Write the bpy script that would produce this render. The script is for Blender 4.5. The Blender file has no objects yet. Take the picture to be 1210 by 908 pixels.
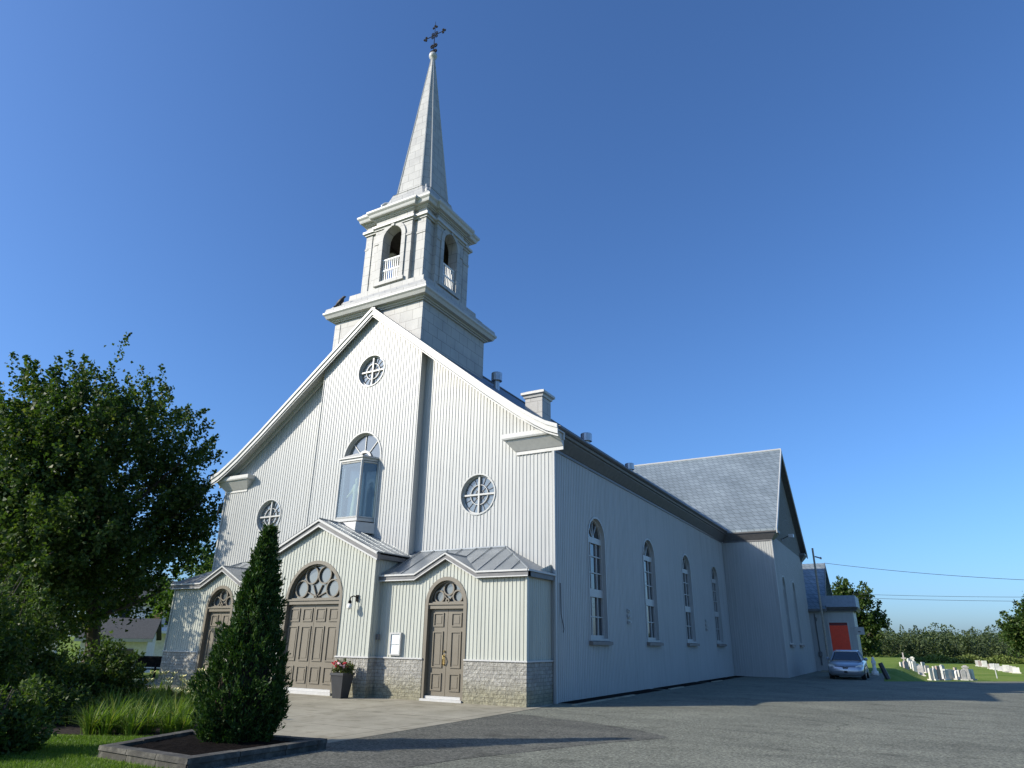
import bpy, bmesh, math, random
import numpy as np
from mathutils import Vector, Matrix
R = math.radians
sc = bpy.context.scene
col = sc.collection

# ------------------------------------------------------------------ camera
yaw, pitch, roll = 0.51763, 0.37148, 0.0150
fw = Vector((-math.sin(yaw)*math.cos(pitch), math.cos(yaw)*math.cos(pitch), math.sin(pitch)))
rt = Vector((math.cos(yaw), math.sin(yaw), 0)); up = rt.cross(fw)
r2 = rt*math.cos(roll)+up*math.sin(roll); u2 = up*math.cos(roll)-rt*math.sin(roll)
cam_d = bpy.data.cameras.new('camera'); cam = bpy.data.objects.new('camera', cam_d); col.objects.link(cam)
M_ = Matrix((r2, u2, -fw)).transposed().to_4x4(); M_.translation = Vector((9.034, -18.58, 1.6))
cam.matrix_world = M_
cam_d.sensor_fit = 'HORIZONTAL'; cam_d.sensor_width = 36; cam_d.lens = 783.7/1210*36
cam_d.clip_start = .05; cam_d.clip_end = 6000
sc.camera = cam

# ------------------------------------------------------------------ sky, sun, exposure
SUN = Vector((-10.56, -10.72, 7.82)).normalized()
world = bpy.data.worlds.new('World'); sc.world = world; world.use_nodes = True
wn = world.node_tree.nodes; wl = world.node_tree.links
bg = wn['Background']
sky = wn.new('ShaderNodeTexSky'); sky.sky_type = 'NISHITA'; sky.sun_disc = False
sky.sun_elevation = math.asin(SUN.z); sky.sun_rotation = math.atan2(SUN.x, SUN.y)
sky.air_density = 1.0; sky.dust_density = 1.5; sky.ozone_density = 10.0; sky.altitude = 100
wl.new(sky.outputs[0], bg.inputs[0]); bg.inputs[1].default_value = 0.15
sl = bpy.data.lights.new('sun', 'SUN'); sl.energy = 4.5; sl.angle = R(.53); sl.color = (1, .92, .80)
so = bpy.data.objects.new('sun', sl); col.objects.link(so)
so.rotation_euler = SUN.to_track_quat('Z', 'Y').to_euler()
sc.view_settings.view_transform = 'Standard'; sc.view_settings.look = 'None'
sc.view_settings.exposure = 0.46; sc.view_settings.gamma = 1
sc.cycles.max_bounces = 6

# ------------------------------------------------------------------ materials
MATS = {}
class NT:
    def __init__(s, name):
        s.m = bpy.data.materials.new(name); s.m.use_nodes = True
        s.n = s.m.node_tree.nodes; s.l = s.m.node_tree.links; s.b = s.n['Principled BSDF']; MATS[name] = s.m
    def add(s, t, **k):
        x = s.n.new(t)
        for a, v in k.items(): setattr(x, a, v)
        return x
    def set(s, color=None, rough=None, metal=None, spec=None):
        if color: s.b.inputs['Base Color'].default_value = (*color, 1)
        if rough is not None: s.b.inputs['Roughness'].default_value = rough
        if metal is not None: s.b.inputs['Metallic'].default_value = metal
        if spec is not None: s.b.inputs['Specular IOR Level'].default_value = spec
        return s
    def coord(s, scale=(1, 1, 1)):
        g = s.add('ShaderNodeNewGeometry'); mp = s.add('ShaderNodeMapping'); mp.inputs['Scale'].default_value = scale
        s.l.new(g.outputs['Position'], mp.inputs[0]); return mp.outputs[0]
    def noise(s, vec, scale, detail=4, rough=.55):
        n = s.add('ShaderNodeTexNoise'); n.inputs['Scale'].default_value = scale; n.inputs['Detail'].default_value = detail
        n.inputs['Roughness'].default_value = rough; s.l.new(vec, n.inputs['Vector']); return n.outputs['Fac']
    def ramp(s, fac, stops):
        r = s.add('ShaderNodeValToRGB'); e = r.color_ramp.elements
        while len(e) < len(stops): e.new(.5)
        for i, (p, c) in enumerate(stops): e[i].position = p; e[i].color = (*c, 1) if len(c) == 3 else c
        s.l.new(fac, r.inputs[0]); return r.outputs[0]
    def mix(s, fac, a, b, mode='MIX'):
        m = s.add('ShaderNodeMix', data_type='RGBA', blend_type=mode)
        for i, v in ((0, fac), (6, a), (7, b)):
            if isinstance(v, (int, float)): m.inputs[i].default_value = v
            elif isinstance(v, tuple): m.inputs[i].default_value = (*v, 1)
            else: s.l.new(v, m.inputs[i])
        return m.outputs[2]
    def color(s, out): s.l.new(out, s.b.inputs['Base Color']); return s
    def bump(s, h, strength=.3, dist=.02, prev=None):
        b = s.add('ShaderNodeBump'); b.inputs['Strength'].default_value = strength; b.inputs['Distance'].default_value = dist
        s.l.new(h, b.inputs['Height'])
        if prev: s.l.new(prev, b.inputs['Normal'])
        s.l.new(b.outputs[0], s.b.inputs['Normal']); return b.outputs[0]
    def brick(s, vec, w, h, mortar=.01, c1=(1, 1, 1), c2=(.8, .8, .8), cm=(0, 0, 0), off=.5, smooth=.1):
        b = s.add('ShaderNodeTexBrick'); s.l.new(vec, b.inputs['Vector'])
        b.inputs['Scale'].default_value = 1; b.inputs['Brick Width'].default_value = w; b.inputs['Row Height'].default_value = h
        b.inputs['Mortar Size'].default_value = mortar; b.inputs['Mortar Smooth'].default_value = smooth; b.offset = off
        for k, c in (('Color1', c1), ('Color2', c2), ('Mortar', cm)): b.inputs[k].default_value = (*c, 1)
        return b
    def wallvec(s, zk=1.0):          # (x+y, z) so that axis-aligned walls of either direction get level courses
        g = s.add('ShaderNodeNewGeometry'); sp = s.add('ShaderNodeSeparateXYZ'); s.l.new(g.outputs['Position'], sp.inputs[0])
        a = s.add('ShaderNodeMath', operation='ADD'); s.l.new(sp.outputs[0], a.inputs[0]); s.l.new(sp.outputs[1], a.inputs[1])
        z = s.add('ShaderNodeMath', operation='MULTIPLY'); s.l.new(sp.outputs[2], z.inputs[0]); z.inputs[1].default_value = zk
        c = s.add('ShaderNodeCombineXYZ'); s.l.new(a.outputs[0], c.inputs[0]); s.l.new(z.outputs[0], c.inputs[1]); return c.outputs[0]

def plain(name, color, rough=.5, metal=0, spec=None, var=.12, scale=6):
    t = NT(name).set(color, rough, metal, spec)
    n = t.noise(t.coord(), scale)
    lo = tuple(c*(1-var) for c in color); hi = tuple(min(1, c*(1+var)) for c in color)
    t.color(t.ramp(n, [(.3, lo), (.7, hi)])); return t.m

def siding(name, c):
    t = NT(name).set(c, .42, 0, .4)
    n1 = t.noise(t.coord((6, 6, .25)), 1.5, 5); n2 = t.noise(t.coord(), .6, 3)
    a = t.ramp(n1, [(.22, tuple(x*.80 for x in c)), (.55, c)])
    b = t.mix(n2, (.9, .92, .92), (1.0, 1.0, 1.0)); t.color(t.mix(1, a, b, 'MULTIPLY'))
    t.bump(t.noise(t.coord((1, 1, .3)), 3, 2), .12, .03)
siding('siding_white', (.435, .44, .42)); siding('siding_cream', (.455, .465, .40))
plain('gable_grey', (.20, .205, .18), .6); plain('belfry_wood_shade', (.07, .06, .05), .8, var=.3)
plain('trim_white', (.46, .46, .435), .45, var=.07, scale=9)
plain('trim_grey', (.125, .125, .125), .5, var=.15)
plain('frame_white', (.43, .43, .405), .4, var=.06)
plain('sill_brown', (.20, .17, .145), .6)
plain('door_taupe', (.158, .138, .10), .45, var=.06, scale=3)
plain('black_iron', (.007, .007, .007), .7, 0, .1)
plain('black_plastic', (.02, .021, .023), .45)
plain('rail_white', (.75, .76, .74), .5)
plain('galvanised', (.46, .47, .48), .32, .75)
plain('old_wood', (.36, .32, .26), .8, var=.25, scale=12)
plain('bark', (.07, .055, .042), .9, var=.4, scale=9)
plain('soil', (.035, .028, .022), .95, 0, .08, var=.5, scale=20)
plain('pot_black', (.035, .037, .04), .45)
plain('lamp_glass', (.82, .80, .72), .25)
plain('brass', (.42, .31, .13), .35, .9)
plain('crow_black', (.012, .012, .014), .55)
plain('statue_paint', (.92, .82, .5), .5, var=.2, scale=12)
plain('canopy_metal', (.24, .30, .38), .5, .2)
plain('house_white', (.72, .72, .70), .6)
plain('house_roof', (.085, .087, .085), .9, 0, .12, var=.25, scale=12)
plain('house_blue', (.42, .47, .50), .6)
plain('red_paint', (.95, .06, .015), .45, var=.08)
plain('red_dark', (.16, .01, .01), .5)
plain('wire', (.04, .04, .045), .5)
plain('paper', (.74, .80, .80), .6, var=.2, scale=14)
plain('tyre', (.02, .02, .02), .8)
plain('flower_red', (.62, .05, .06), .6); plain('flower_pink', (.78, .48, .5), .6)
plain('flower_yellow', (.92, .82, .36), .6); plain('goldenrod', (.38, .24, .02), .7)
plain('brick_orange', (.52, .25, .12), .7)

t = NT('tower_metal').set((.72, .72, .68), .55, .0, .3)
bk = t.brick(t.wallvec(), .62, .46, .012, (1, 1, .985), (.90, .90, .89), (.48, .48, .47))
n = t.noise(t.coord(), 1.3, 5); c = t.ramp(n, [(.32, (.36, .36, .35)), (.6, (.435, .432, .412))])
t.color(t.mix(.9, c, bk.outputs[0], 'MULTIPLY')); bb = t.bump(bk.outputs[1], -.5, .02)
t.bump(t.noise(t.coord(), 2.2, 3), .25, .05, bb)

t = NT('roof_shingle').set((.4, .42, .42), .48, .45, .4)
bk = t.brick(t.wallvec(1.45), .36, .42, .020, (1, 1, 1), (.80, .81, .81), (.45, .46, .47))
n = t.noise(t.coord(), .5, 5); c = t.ramp(n, [(.3, (.25, .30, .32)), (.7, (.345, .405, .425))])
t.color(t.mix(1, c, bk.outputs[0], 'MULTIPLY')); t.bump(bk.outputs[1], -.6, .03)
t = NT('roof_sheet').set((.36, .37, .37), .38, .45)
n = t.noise(t.coord((1, 1, 1)), 1.1, 6); t.color(t.ramp(n, [(.3, (.20, .222, .235)), (.65, (.30, .325, .335))])); t.bump(n, .15, .05)
t = NT('roof_dark').set((.1, .105, .12), .45, .2)
n = t.noise(t.coord(), 1.1, 6); t.color(t.ramp(n, [(.3, (.085, .09, .10)), (.65, (.13, .135, .145))]))

t = NT('stone_brick').set((.36, .35, .32), .85)
bk = t.brick(t.wallvec(), .27, .098, .008, (1, 1, 1), (.74, .74, .75), (.42, .41, .39), smooth=.3)
n = t.noise(t.coord(), 9, 8, .7); c = t.ramp(n, [(.25, (.22, .215, .185)), (.7, (.53, .515, .45))])
g = t.add('ShaderNodeNewGeometry'); sp = t.add('ShaderNodeSeparateXYZ'); t.l.new(g.outputs[0], sp.inputs[0])
nz = t.noise(t.coord(), 2.4, 4); ad = t.add('ShaderNodeMath', operation='MULTIPLY_ADD'); t.l.new(nz, ad.inputs[0]); ad.inputs[1].default_value = -.5; t.l.new(sp.outputs[2], ad.inputs[2])
moss = t.ramp(ad.outputs[0], [(0, (.78, .76, .60)), (.42, (1, 1, 1))])
c2 = t.mix(1, t.mix(.8, c, bk.outputs[0], 'MULTIPLY'), moss, 'MULTIPLY'); t.color(c2)
bb = t.bump(bk.outputs[1], -.8, .03); t.bump(t.noise(t.coord(), 11, 6, .7), 1, .09, bb)

t = NT('concrete').set((.4, .38, .33), .9, 0, .15)
n = t.noise(t.coord(), .7, 7, .6); c = t.ramp(n, [(.3, (.275, .255, .19)), (.65, (.415, .385, .295))])
n2 = t.noise(t.coord(), 90, 2); c = t.mix(.4, c, t.ramp(n2, [(.3, (.5, .5, .5)), (.7, (1.1, 1.1, 1.1))]), 'MULTIPLY')
st = t.noise(t.coord(), 2.3, 5, .6); c = t.mix(.7, c, t.ramp(st, [(.32, (.62, .6, .55)), (.47, (1, 1, 1))]), 'MULTIPLY')
jn = t.brick(t.coord(), 3.1, 2.5, .014, (1, 1, 1), (.93, .93, .92), (.38, .36, .33), .0, .2); t.color(t.mix(1, c, jn.outputs[0], 'MULTIPLY')); t.bump(n2, .2, .01)

def asphalt(name, a, b):
    t = NT(name).set(a, .9, 0, .12)
    n = t.noise(t.coord(), .35, 6, .6); c = t.ramp(n, [(.3, a), (.7, b)])
    n3 = t.noise(t.coord((.25, 1, 1)), 1.4, 4); c = t.mix(.5, c, t.ramp(n3, [(.35, (.70, .70, .70)), (.6, (1.1, 1.1, 1.08))]), 'MULTIPLY')
    st = t.noise(t.coord(), 1.1, 3, .5); c = t.mix(.6, c, t.ramp(st, [(.30, (.55, .55, .55)), (.40, (1, 1, 1))]), 'MULTIPLY')
    n2 = t.noise(t.coord(), 24, 5, .85); sp = t.ramp(n2, [(.38, (.34, .34, .35)), (.5, (1, 1, 1)), (.62, (1.95, 1.92, 1.85))])
    c = t.mix(.9, c, sp, 'MULTIPLY')
    g = t.add('ShaderNodeNewGeometry'); w = t.add('ShaderNodeTexNoise'); w.inputs['Scale'].default_value = 1.2; w.inputs['Detail'].default_value = 4; t.l.new(g.outputs['Position'], w.inputs['Vector'])
    ad = t.add('ShaderNodeMix', data_type='VECTOR'); ad.inputs[0].default_value = .35; t.l.new(g.outputs['Position'], ad.inputs[4]); t.l.new(w.outputs['Color'], ad.inputs[5])
    v = t.add('ShaderNodeTexVoronoi', feature='DISTANCE_TO_EDGE'); v.inputs['Scale'].default_value = .33; t.l.new(ad.outputs[1], v.inputs['Vector'])
    ck = t.ramp(v.outputs['Distance'], [(.0, (.45, .45, .45)), (.006, (1, 1, 1))]); msk = t.ramp(t.noise(t.coord(), .22, 2), [(.50, (0, 0, 0)), (.58, (1, 1, 1))])
    c = t.mix(t.ramp(msk, [(0, (0, 0, 0)), (1, (.8, .8, .8))]), c, t.mix(1, c, ck, 'MULTIPLY'))
    t.color(c); t.bump(n2, .7, .015)
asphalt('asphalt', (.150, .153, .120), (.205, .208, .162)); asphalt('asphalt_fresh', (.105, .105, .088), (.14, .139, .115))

t = NT('turf').set((.06, .1, .02), .95, 0, .05)
n = t.noise(t.coord(), .25, 8, .65); n2 = t.noise(t.coord(), 9, 4, .7)
c = t.ramp(n, [(.3, (.11, .185, .03)), (.5, (.17, .235, .05)), (.68, (.27, .29, .085))]); t.color(t.mix(.5, c, t.ramp(n2, [(.3, (.5, .55, .4)), (.7, (1.2, 1.2, 1.0))]), 'MULTIPLY')); t.bump(n2, .6, .06)

t = NT('mulch').set((.02, .015, .012), .95, 0, .08)
n2 = t.noise(t.coord((1, 2.2, 1)), 26, 6, .75); t.color(t.ramp(n2, [(.35, (.004, .0035, .003)), (.6, (.016, .012, .010)), (.8, (.05, .036, .028))])); t.bump(n2, 1, .06)

t = NT('edging_stone').set((.3, .28, .24), .9)
n = t.noise(t.coord(), 5, 8, .7); t.color(t.ramp(n, [(.3, (.022, .021, .018)), (.5, (.055, .052, .042)), (.76, (.17, .16, .13))])); t.bump(n, .6, .03)

t = NT('grave_stone').set((.5, .48, .44), .7)
oi = t.add('ShaderNodeObjectInfo'); n = t.noise(t.coord(), 4, 5)
c = t.ramp(oi.outputs['Random'], [(0, (.62, .60, .53)), (.35, (.72, .70, .63)), (.6, (.5, .5, .48)), (.75, (.40, .28, .23)), (.8, (.66, .62, .52)), (1, (.34, .34, .34))])
t.color(t.mix(.6, c, t.ramp(n, [(.3, (.55, .55, .5)), (.7, (1, 1, 1))]), 'MULTIPLY'))
plain('granite_white', (.72, .70, .64), .7, var=.2)

def glass(name, c, rough=.02, spec=.5, ior=1.9):
    t = NT(name).set(c, rough, 0, spec); t.b.inputs['IOR'].default_value = ior
    n = t.noise(t.coord(), 1.3, 2); t.bump(n, .03, .05)
glass('window_glass', (.022, .03, .036)); glass('fan_glass', (.10, .115, .115)); glass('car_glass', (.02, .025, .03))
glass('church_glass', (.13, .16, .17))
t = NT('clear_glass').set((.55, .7, .75), .02); t.b.inputs['IOR'].default_value = 2.3
tr = t.add('ShaderNodeBsdfTransparent'); tr.inputs[0].default_value = (.72, .86, .9, 1); mx = t.add('ShaderNodeMixShader'); mx.inputs[0].default_value = .55
t.b.inputs['Base Color'].default_value = (.16, .21, .23, 1)
t.l.new(tr.outputs[0], mx.inputs[1]); t.l.new(t.b.outputs[0], mx.inputs[2]); t.l.new(mx.outputs[0], t.n['Material Output'].inputs[0])
t = NT('car_silver').set((.40, .42, .45), .28, .7); t.b.inputs['Coat Weight'].default_value = .6

def leafmat(name, stops, trans=.35, rough=.5):
    t = NT(name); g = t.add('ShaderNodeNewGeometry'); c = t.ramp(g.outputs['Random Per Island'], stops)
    t.color(c); t.set(rough=rough, spec=.22)
    tl = t.add('ShaderNodeBsdfTranslucent'); t.l.new(t.mix(1, c, (1.2, 1.35, .5), 'MULTIPLY'), tl.inputs[0])
    mx = t.add('ShaderNodeMixShader'); mx.inputs[0].default_value = trans
    t.l.new(t.b.outputs[0], mx.inputs[1]); t.l.new(tl.outputs[0], mx.inputs[2]); t.l.new(mx.outputs[0], t.n['Material Output'].inputs[0])
leafmat('maple_leaf', [(0, (.024, .052, .012)), (.5, (.042, .080, .017)), (.85, (.075, .118, .027)), (1, (.14, .16, .045))])
leafmat('shrub_leaf', [(0, (.030, .062, .014)), (.6, (.062, .102, .02)), (1, (.105, .145, .034))])
leafmat('bright_leaf', [(0, (.045, .095, .018)), (.6, (.075, .135, .028)), (1, (.12, .18, .04))])
leafmat('cedar_leaf', [(0, (.014, .042, .010)), (.6, (.030, .070, .013)), (1, (.080, .13, .028))], .2)
leafmat('strap_leaf', [(0, (.05, .10, .014)), (.5, (.10, .17, .024)), (.9, (.18, .24, .04)), (1, (.28, .25, .09))], .35)
leafmat('grass_blade', [(0, (.06, .12, .014)), (.6, (.10, .17, .022)), (1, (.16, .22, .05))], .4)
leafmat('wood_leaf', [(0, (.045, .068, .032)), (.5, (.075, .108, .045)), (1, (.13, .165, .07))], .25)
leafmat('hedge_leaf', [(0, (.10, .14, .035)), (1, (.18, .22, .06))], .3)
leafmat('rose_leaf', [(0, (.06, .09, .03)), (.6, (.13, .15, .05)), (1, (.2, .16, .08))], .3)

# ------------------------------------------------------------------ mesh helpers
class MB:
    def __init__(s): s.v = []; s.f = []
    def add(s, vs, fs):
        o = len(s.v); s.v += [tuple(p) for p in vs]; s.f += [tuple(i+o for i in f) for f in fs]; return s
    def poly(s, vs): return s.add(vs, [tuple(range(len(vs)))])
    def hexa(s, b, t):
        n = len(b); fs = [tuple(range(n))[::-1], tuple(range(n, 2*n))]+[(i, (i+1) % n, n+(i+1) % n, n+i) for i in range(n)]
        return s.add(list(b)+list(t), fs)
    def box(s, x0, x1, y0, y1, z0, z1):
        return s.hexa([(x0, y0, z0), (x1, y0, z0), (x1, y1, z0), (x0, y1, z0)], [(x0, y0, z1), (x1, y0, z1), (x1, y1, z1), (x0, y1, z1)])
    def rbox(s, c, sx, sy, sz, rz=0, tilt=None):
        m = Matrix.Rotation(rz, 3, 'Z')
        if tilt: m = m @ Matrix.Rotation(tilt[0], 3, 'X') @ Matrix.Rotation(tilt[1], 3, 'Y')
        c = Vector(c); q = [(-1, -1), (1, -1), (1, 1), (-1, 1)]
        return s.hexa([c+m @ Vector((a*sx/2, b*sy/2, -sz/2)) for a, b in q], [c+m @ Vector((a*sx/2, b*sy/2, sz/2)) for a, b in q])
    def tube(s, pts, rad, n=8, cap=True):
        pts = [Vector(p) for p in pts]; rad = rad if isinstance(rad, (list, tuple)) else [rad]*len(pts)
        vs = []; ref = None
        for i, p in enumerate(pts):
            d = (pts[min(i+1, len(pts)-1)]-pts[max(i-1, 0)]).normalized()
            if ref is None: ref = d.orthogonal().normalized()
            a = (ref-d*ref.dot(d)).normalized(); ref = a; b = d.cross(a)
            vs += [p+(a*math.cos(2*math.pi*k/n)+b*math.sin(2*math.pi*k/n))*rad[i] for k in range(n)]
        fs = [(i*n+k, i*n+(k+1) % n, (i+1)*n+(k+1) % n, (i+1)*n+k) for i in range(len(pts)-1) for k in range(n)]
        if cap: fs += [tuple(range(n))[::-1], tuple(range((len(pts)-1)*n, len(pts)*n))]
        return s.add(vs, fs)
    def lathe(s, c, prof, n=16):
        c = Vector(c); vs = []
        for r, z in prof: vs += [c+Vector((r*math.cos(2*math.pi*k/n), r*math.sin(2*math.pi*k/n), z)) for k in range(n)]
        fs = [(i*n+k, i*n+(k+1) % n, (i+1)*n+(k+1) % n, (i+1)*n+k) for i in range(len(prof)-1) for k in range(n)]
        fs += [tuple(range(n))[::-1], tuple(range((len(prof)-1)*n, len(prof)*n))]
        return s.add(vs, fs)
    def sweep(s, path, prof, closed=False, cap=True):
        # path: xy points, outward = right-hand side of travel; prof: (d, z)
        P = [Vector((p[0], p[1])) for p in path]; n = len(P); rows = []
        for i in range(n):
            a = P[i]-P[i-1] if (i > 0 or closed) else P[1]-P[0]
            b = P[(i+1) % n]-P[i] if (i < n-1 or closed) else P[-1]-P[-2]
            a.normalize(); b.normalize(); na = Vector((a.y, -a.x)); nb = Vector((b.y, -b.x))
            m = (na+nb); m = m/max(.15, (1+na.dot(nb)))
            rows.append([(P[i].x+m.x*d, P[i].y+m.y*d, z) for d, z in prof])
        k = len(prof); vs = [p for r in rows for p in r]; fs = []
        for i in range(n if closed else n-1):
            j = (i+1) % n
            fs += [(i*k+q, j*k+q, j*k+(q+1) % k, i*k+(q+1) % k) for q in range(k)]
        if cap and not closed: fs += [tuple(range(k)), tuple(range((n-1)*k, n*k))[::-1]]
        return s.add(vs, fs)
    def build(s, name, mat, parent=None, smooth=False, recalc=True):
        me = bpy.data.meshes.new(name); o = bpy.data.objects.new(name, me); col.objects.link(o)
        off = Vector((0, 0, 0)); q = parent
        while q: off += q.location; q = q.parent
        me.from_pydata([tuple(Vector(p)-off) for p in s.v], [], s.f)
        if recalc:
            bm = bmesh.new(); bm.from_mesh(me); bmesh.ops.recalc_face_normals(bm, faces=bm.faces); bm.to_mesh(me); bm.free()
        if smooth: me.polygons.foreach_set('use_smooth', [True]*len(me.polygons))
        me.materials.append(MATS[mat]); o.parent = parent; return o

class Fr:      # a wall's own frame: u along the wall, z up, d out of the wall
    def __init__(s, org, U, N): s.o = Vector(org); s.U = Vector(U); s.N = Vector(N)
    def P(s, u, z, d=0): return s.o+s.U*u+s.N*d+Vector((0, 0, z))
    def box(s, mb, u0, u1, z0, z1, d0, d1):
        return mb.hexa([s.P(u0, z0, d0), s.P(u1, z0, d0), s.P(u1, z0, d1), s.P(u0, z0, d1)], [s.P(u0, z1, d0), s.P(u1, z1, d0), s.P(u1, z1, d1), s.P(u0, z1, d1)])
    def prism(s, mb, pts, d0, d1): return mb.hexa([s.P(u, z, d0) for u, z in pts], [s.P(u, z, d1) for u, z in pts])
    def ring(s, mb, outer, inner, d0, d1):
        n = len(outer); vs = [s.P(u, z, d1) for u, z in outer]+[s.P(u, z, d1) for u, z in inner]+[s.P(u, z, d0) for u, z in outer]+[s.P(u, z, d0) for u, z in inner]
        fs = []
        for i in range(n):
            j = (i+1) % n; fs += [(i, j, n+j, n+i), (2*n+i, 3*n+i, 3*n+j, 2*n+j), (i, 2*n+i, 2*n+j, j), (n+i, n+j, 3*n+j, 3*n+i)]
        return mb.add(vs, fs)
    def bar(s, mb, a, b, w, d0, d1):
        a = Vector(a); b = Vector(b); t_ = (b-a).normalized(); nrm = Vector((-t_.y, t_.x))*w/2
        return s.prism(mb, [tuple(a+nrm), tuple(b+nrm), tuple(b-nrm), tuple(a-nrm)], d0, d1)

def circ(cu, cz, r, n=32): return [(cu+r*math.cos(2*math.pi*k/n), cz+r*math.sin(2*math.pi*k/n)) for k in range(n)]
def arch(cu, hw, z0, zs, rise, n=20):
    return [(cu-hw, z0)]+[(cu-hw*math.cos(math.pi*k/n), zs+rise*math.sin(math.pi*k/n)) for k in range(n+1)]+[(cu+hw, z0)]

PITCH = .132
def ribwall(mb, fr, x0, x1, zb, top, holes=(), extra=(), ribs=True, pitch=PITCH, h=.016):
    bp = {}
    def dep(x):
        if not ribs: return 0
        k = ((x-x0) % pitch)/pitch; P_ = ((0, 0), (.70, 0), (.76, h), (.94, h), (1, 0))
        for (a, da), (b, db) in zip(P_, P_[1:]):
            if a <= k <= b: return da+(db-da)*(k-a)/(b-a)
        return 0
    xs = [x0, x1]+[e for e in extra if x0 < e < x1]
    if ribs:
        k = x0
        while k < x1:
            for q in (0, .70, .76, .94): xs.append(k+q*pitch)
            k += pitch
    for hx0, hx1, lo, hi in holes:
        c_, r_ = (hx0+hx1)/2, (hx1-hx0)/2
        xs += [c_-r_*math.cos(math.pi*k/18) for k in range(19)]
    xs = sorted(x for x in xs if x0-1e-6 <= x <= x1+1e-6); ys = [xs[0]]
    for x in xs[1:]:
        if x-ys[-1] > .002: ys.append(x)
    for a, b in zip(ys, ys[1:]):
        m = (a+b)/2; ea, eb = a+1e-4, b-1e-4
        hs = sorted([(lo(ea), lo(eb), hi(ea), hi(eb)) for h0, h1, lo, hi in holes if h0 < m < h1])
        la, lb = zb, zb; segs = []
        for l0, l1, h0, h1 in hs: segs.append((la, lb, l0, l1)); la, lb = h0, h1
        segs.append((la, lb, top(ea), top(eb)))
        for p, q, r_, s_ in segs:
            if r_ <= p+1e-3 and s_ <= q+1e-3: continue
            mb.poly([fr.P(a, p, dep(a)), fr.P(b, q, dep(b)), fr.P(b, s_, dep(b)), fr.P(a, r_, dep(a))])
    return mb
def hole_circ(cu, cz, r):
    f = lambda x: math.sqrt(max(0, r*r-(x-cu)**2)); return (cu-r, cu+r, lambda x: cz-f(x), lambda x: cz+f(x))
def hole_arch(cu, hw, z0, zs, rise):
    return (cu-hw, cu+hw, lambda x: z0, lambda x: zs+rise*math.sqrt(max(0, 1-((x-cu)/hw)**2)))

def tag(o, label=None, cat=None, group=None, kind=None):
    for k, v in (('label', label), ('category', cat), ('group', group), ('kind', kind)):
        if v: o[k] = v
    return o
def thing(name, loc, label, cat, group=None):
    o = bpy.data.objects.new(name, None); col.objects.link(o); o.location = loc; o.empty_display_size = .3
    return tag(o, label, cat, group)
def copy_tree(o, parent=None):
    c = o.copy(); col.objects.link(c)
    if parent: c.parent = parent
    for ch in list(o.children): copy_tree(ch, c)
    return c

# ------------------------------------------------------------------ foliage helpers (numpy)
rng = np.random.default_rng(7)
def unit(a): return a/np.maximum(1e-9, np.linalg.norm(a, axis=-1, keepdims=True))
def leaves_mesh(name, pts, along, length, width, mat, parent=None, fold=.25, extra_bend=0):
    """kite shaped, folded leaves: pts (N,3), along (N,3)"""
    N = len(pts); off = Vector((0, 0, 0)); q = parent
    while q: off += q.location; q = q.parent
    pts = pts-np.array(off); along = unit(along)
    side = unit(np.cross(along, rng.normal(size=(N, 3)))); nrm = np.cross(along, side)
    L = np.asarray(length).reshape(-1, 1); W_ = np.asarray(width).reshape(-1, 1)
    base = pts; tip = pts+along*L-nrm*L*extra_bend; mid = pts+along*L*.45
    a = mid+side*W_*.5+nrm*W_*fold; b = mid-side*W_*.5+nrm*W_*fold
    v = np.stack([base, a, tip, b], 1).reshape(-1, 3)
    me = bpy.data.meshes.new(name); me.vertices.add(4*N); me.vertices.foreach_set('co', v.ravel().astype(np.float32))
    me.loops.add(4*N); me.loops.foreach_set('vertex_index', np.arange(4*N, dtype=np.int32))
    me.polygons.add(N); me.polygons.foreach_set('loop_start', np.arange(0, 4*N, 4, dtype=np.int32))
    me.update(calc_edges=True); me.validate()
    me.materials.append(MATS[mat]); o = bpy.data.objects.new(name, me); col.objects.link(o); o.parent = parent; return o
def twig_leaves(tw0, tw1, per, spread, droop=.2):
    n = len(tw0); t_ = rng.random((n, per, 1)); d = unit(tw1-tw0)
    p = tw0[:, None]+(tw1-tw0)[:, None]*t_+rng.normal(size=(n, per, 3))*spread*(1.15-t_)
    al = d[:, None]*.5+rng.normal(size=(n, per, 3))*.8; al[..., 2] -= droop
    return p.reshape(-1, 3), al.reshape(-1, 3)

# ------------------------------------------------------------------ setting
def gz(x, y):
    sm = lambda v: (lambda c: c*c*(3-2*c))(min(1, max(0, v)))
    return -1.0*sm((-21-x)/22)-1.0*sm(((y-x-15.45)/1.414-.3)/5)*sm((x-7.2)/2.5)*(1 if y < 900 else 1)
def sheet(name, pts, z, mat, kind='structure'):
    o = MB().poly([(x, y, z) for x, y in pts]).build(name, mat, recalc=False); tag(o, kind=kind); return o
mb = MB(); xs_ = [-2500, -900, -300, -120, -70, -55, -45, -40, -35, -30, -25, -21, -15, -6, 0]+[6, 7.1, 7.4]+[8+.75*k for k in range(40)]+[40, 46, 60, 100, 300, 900, 2500]; ys_ = [-600, -120, -40, -15, 0, 15]+[20+.75*k for k in range(44)]+[56, 60, 70, 90, 120, 170, 300, 900, 2600]
n = len(ys_); mb.add([(x, y, gz(x, y)) for x in xs_ for y in ys_], [(i*n+j, (i+1)*n+j, (i+1)*n+j+1, i*n+j+1) for i in range(len(xs_)-1) for j in range(n-1)])
tag(mb.build('ground', 'turf', recalc=False, smooth=True), kind='structure')
sheet('parking_lot', [(.62, -60), (60, -60), (60, 74), (13.94, 29.4), (7.45, 22.9), (7.1, 36.2), (.0, 36.2), (-.3, -1.0), (-.2, -9.2), (.62, -9.9)], .012, 'asphalt')
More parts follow.
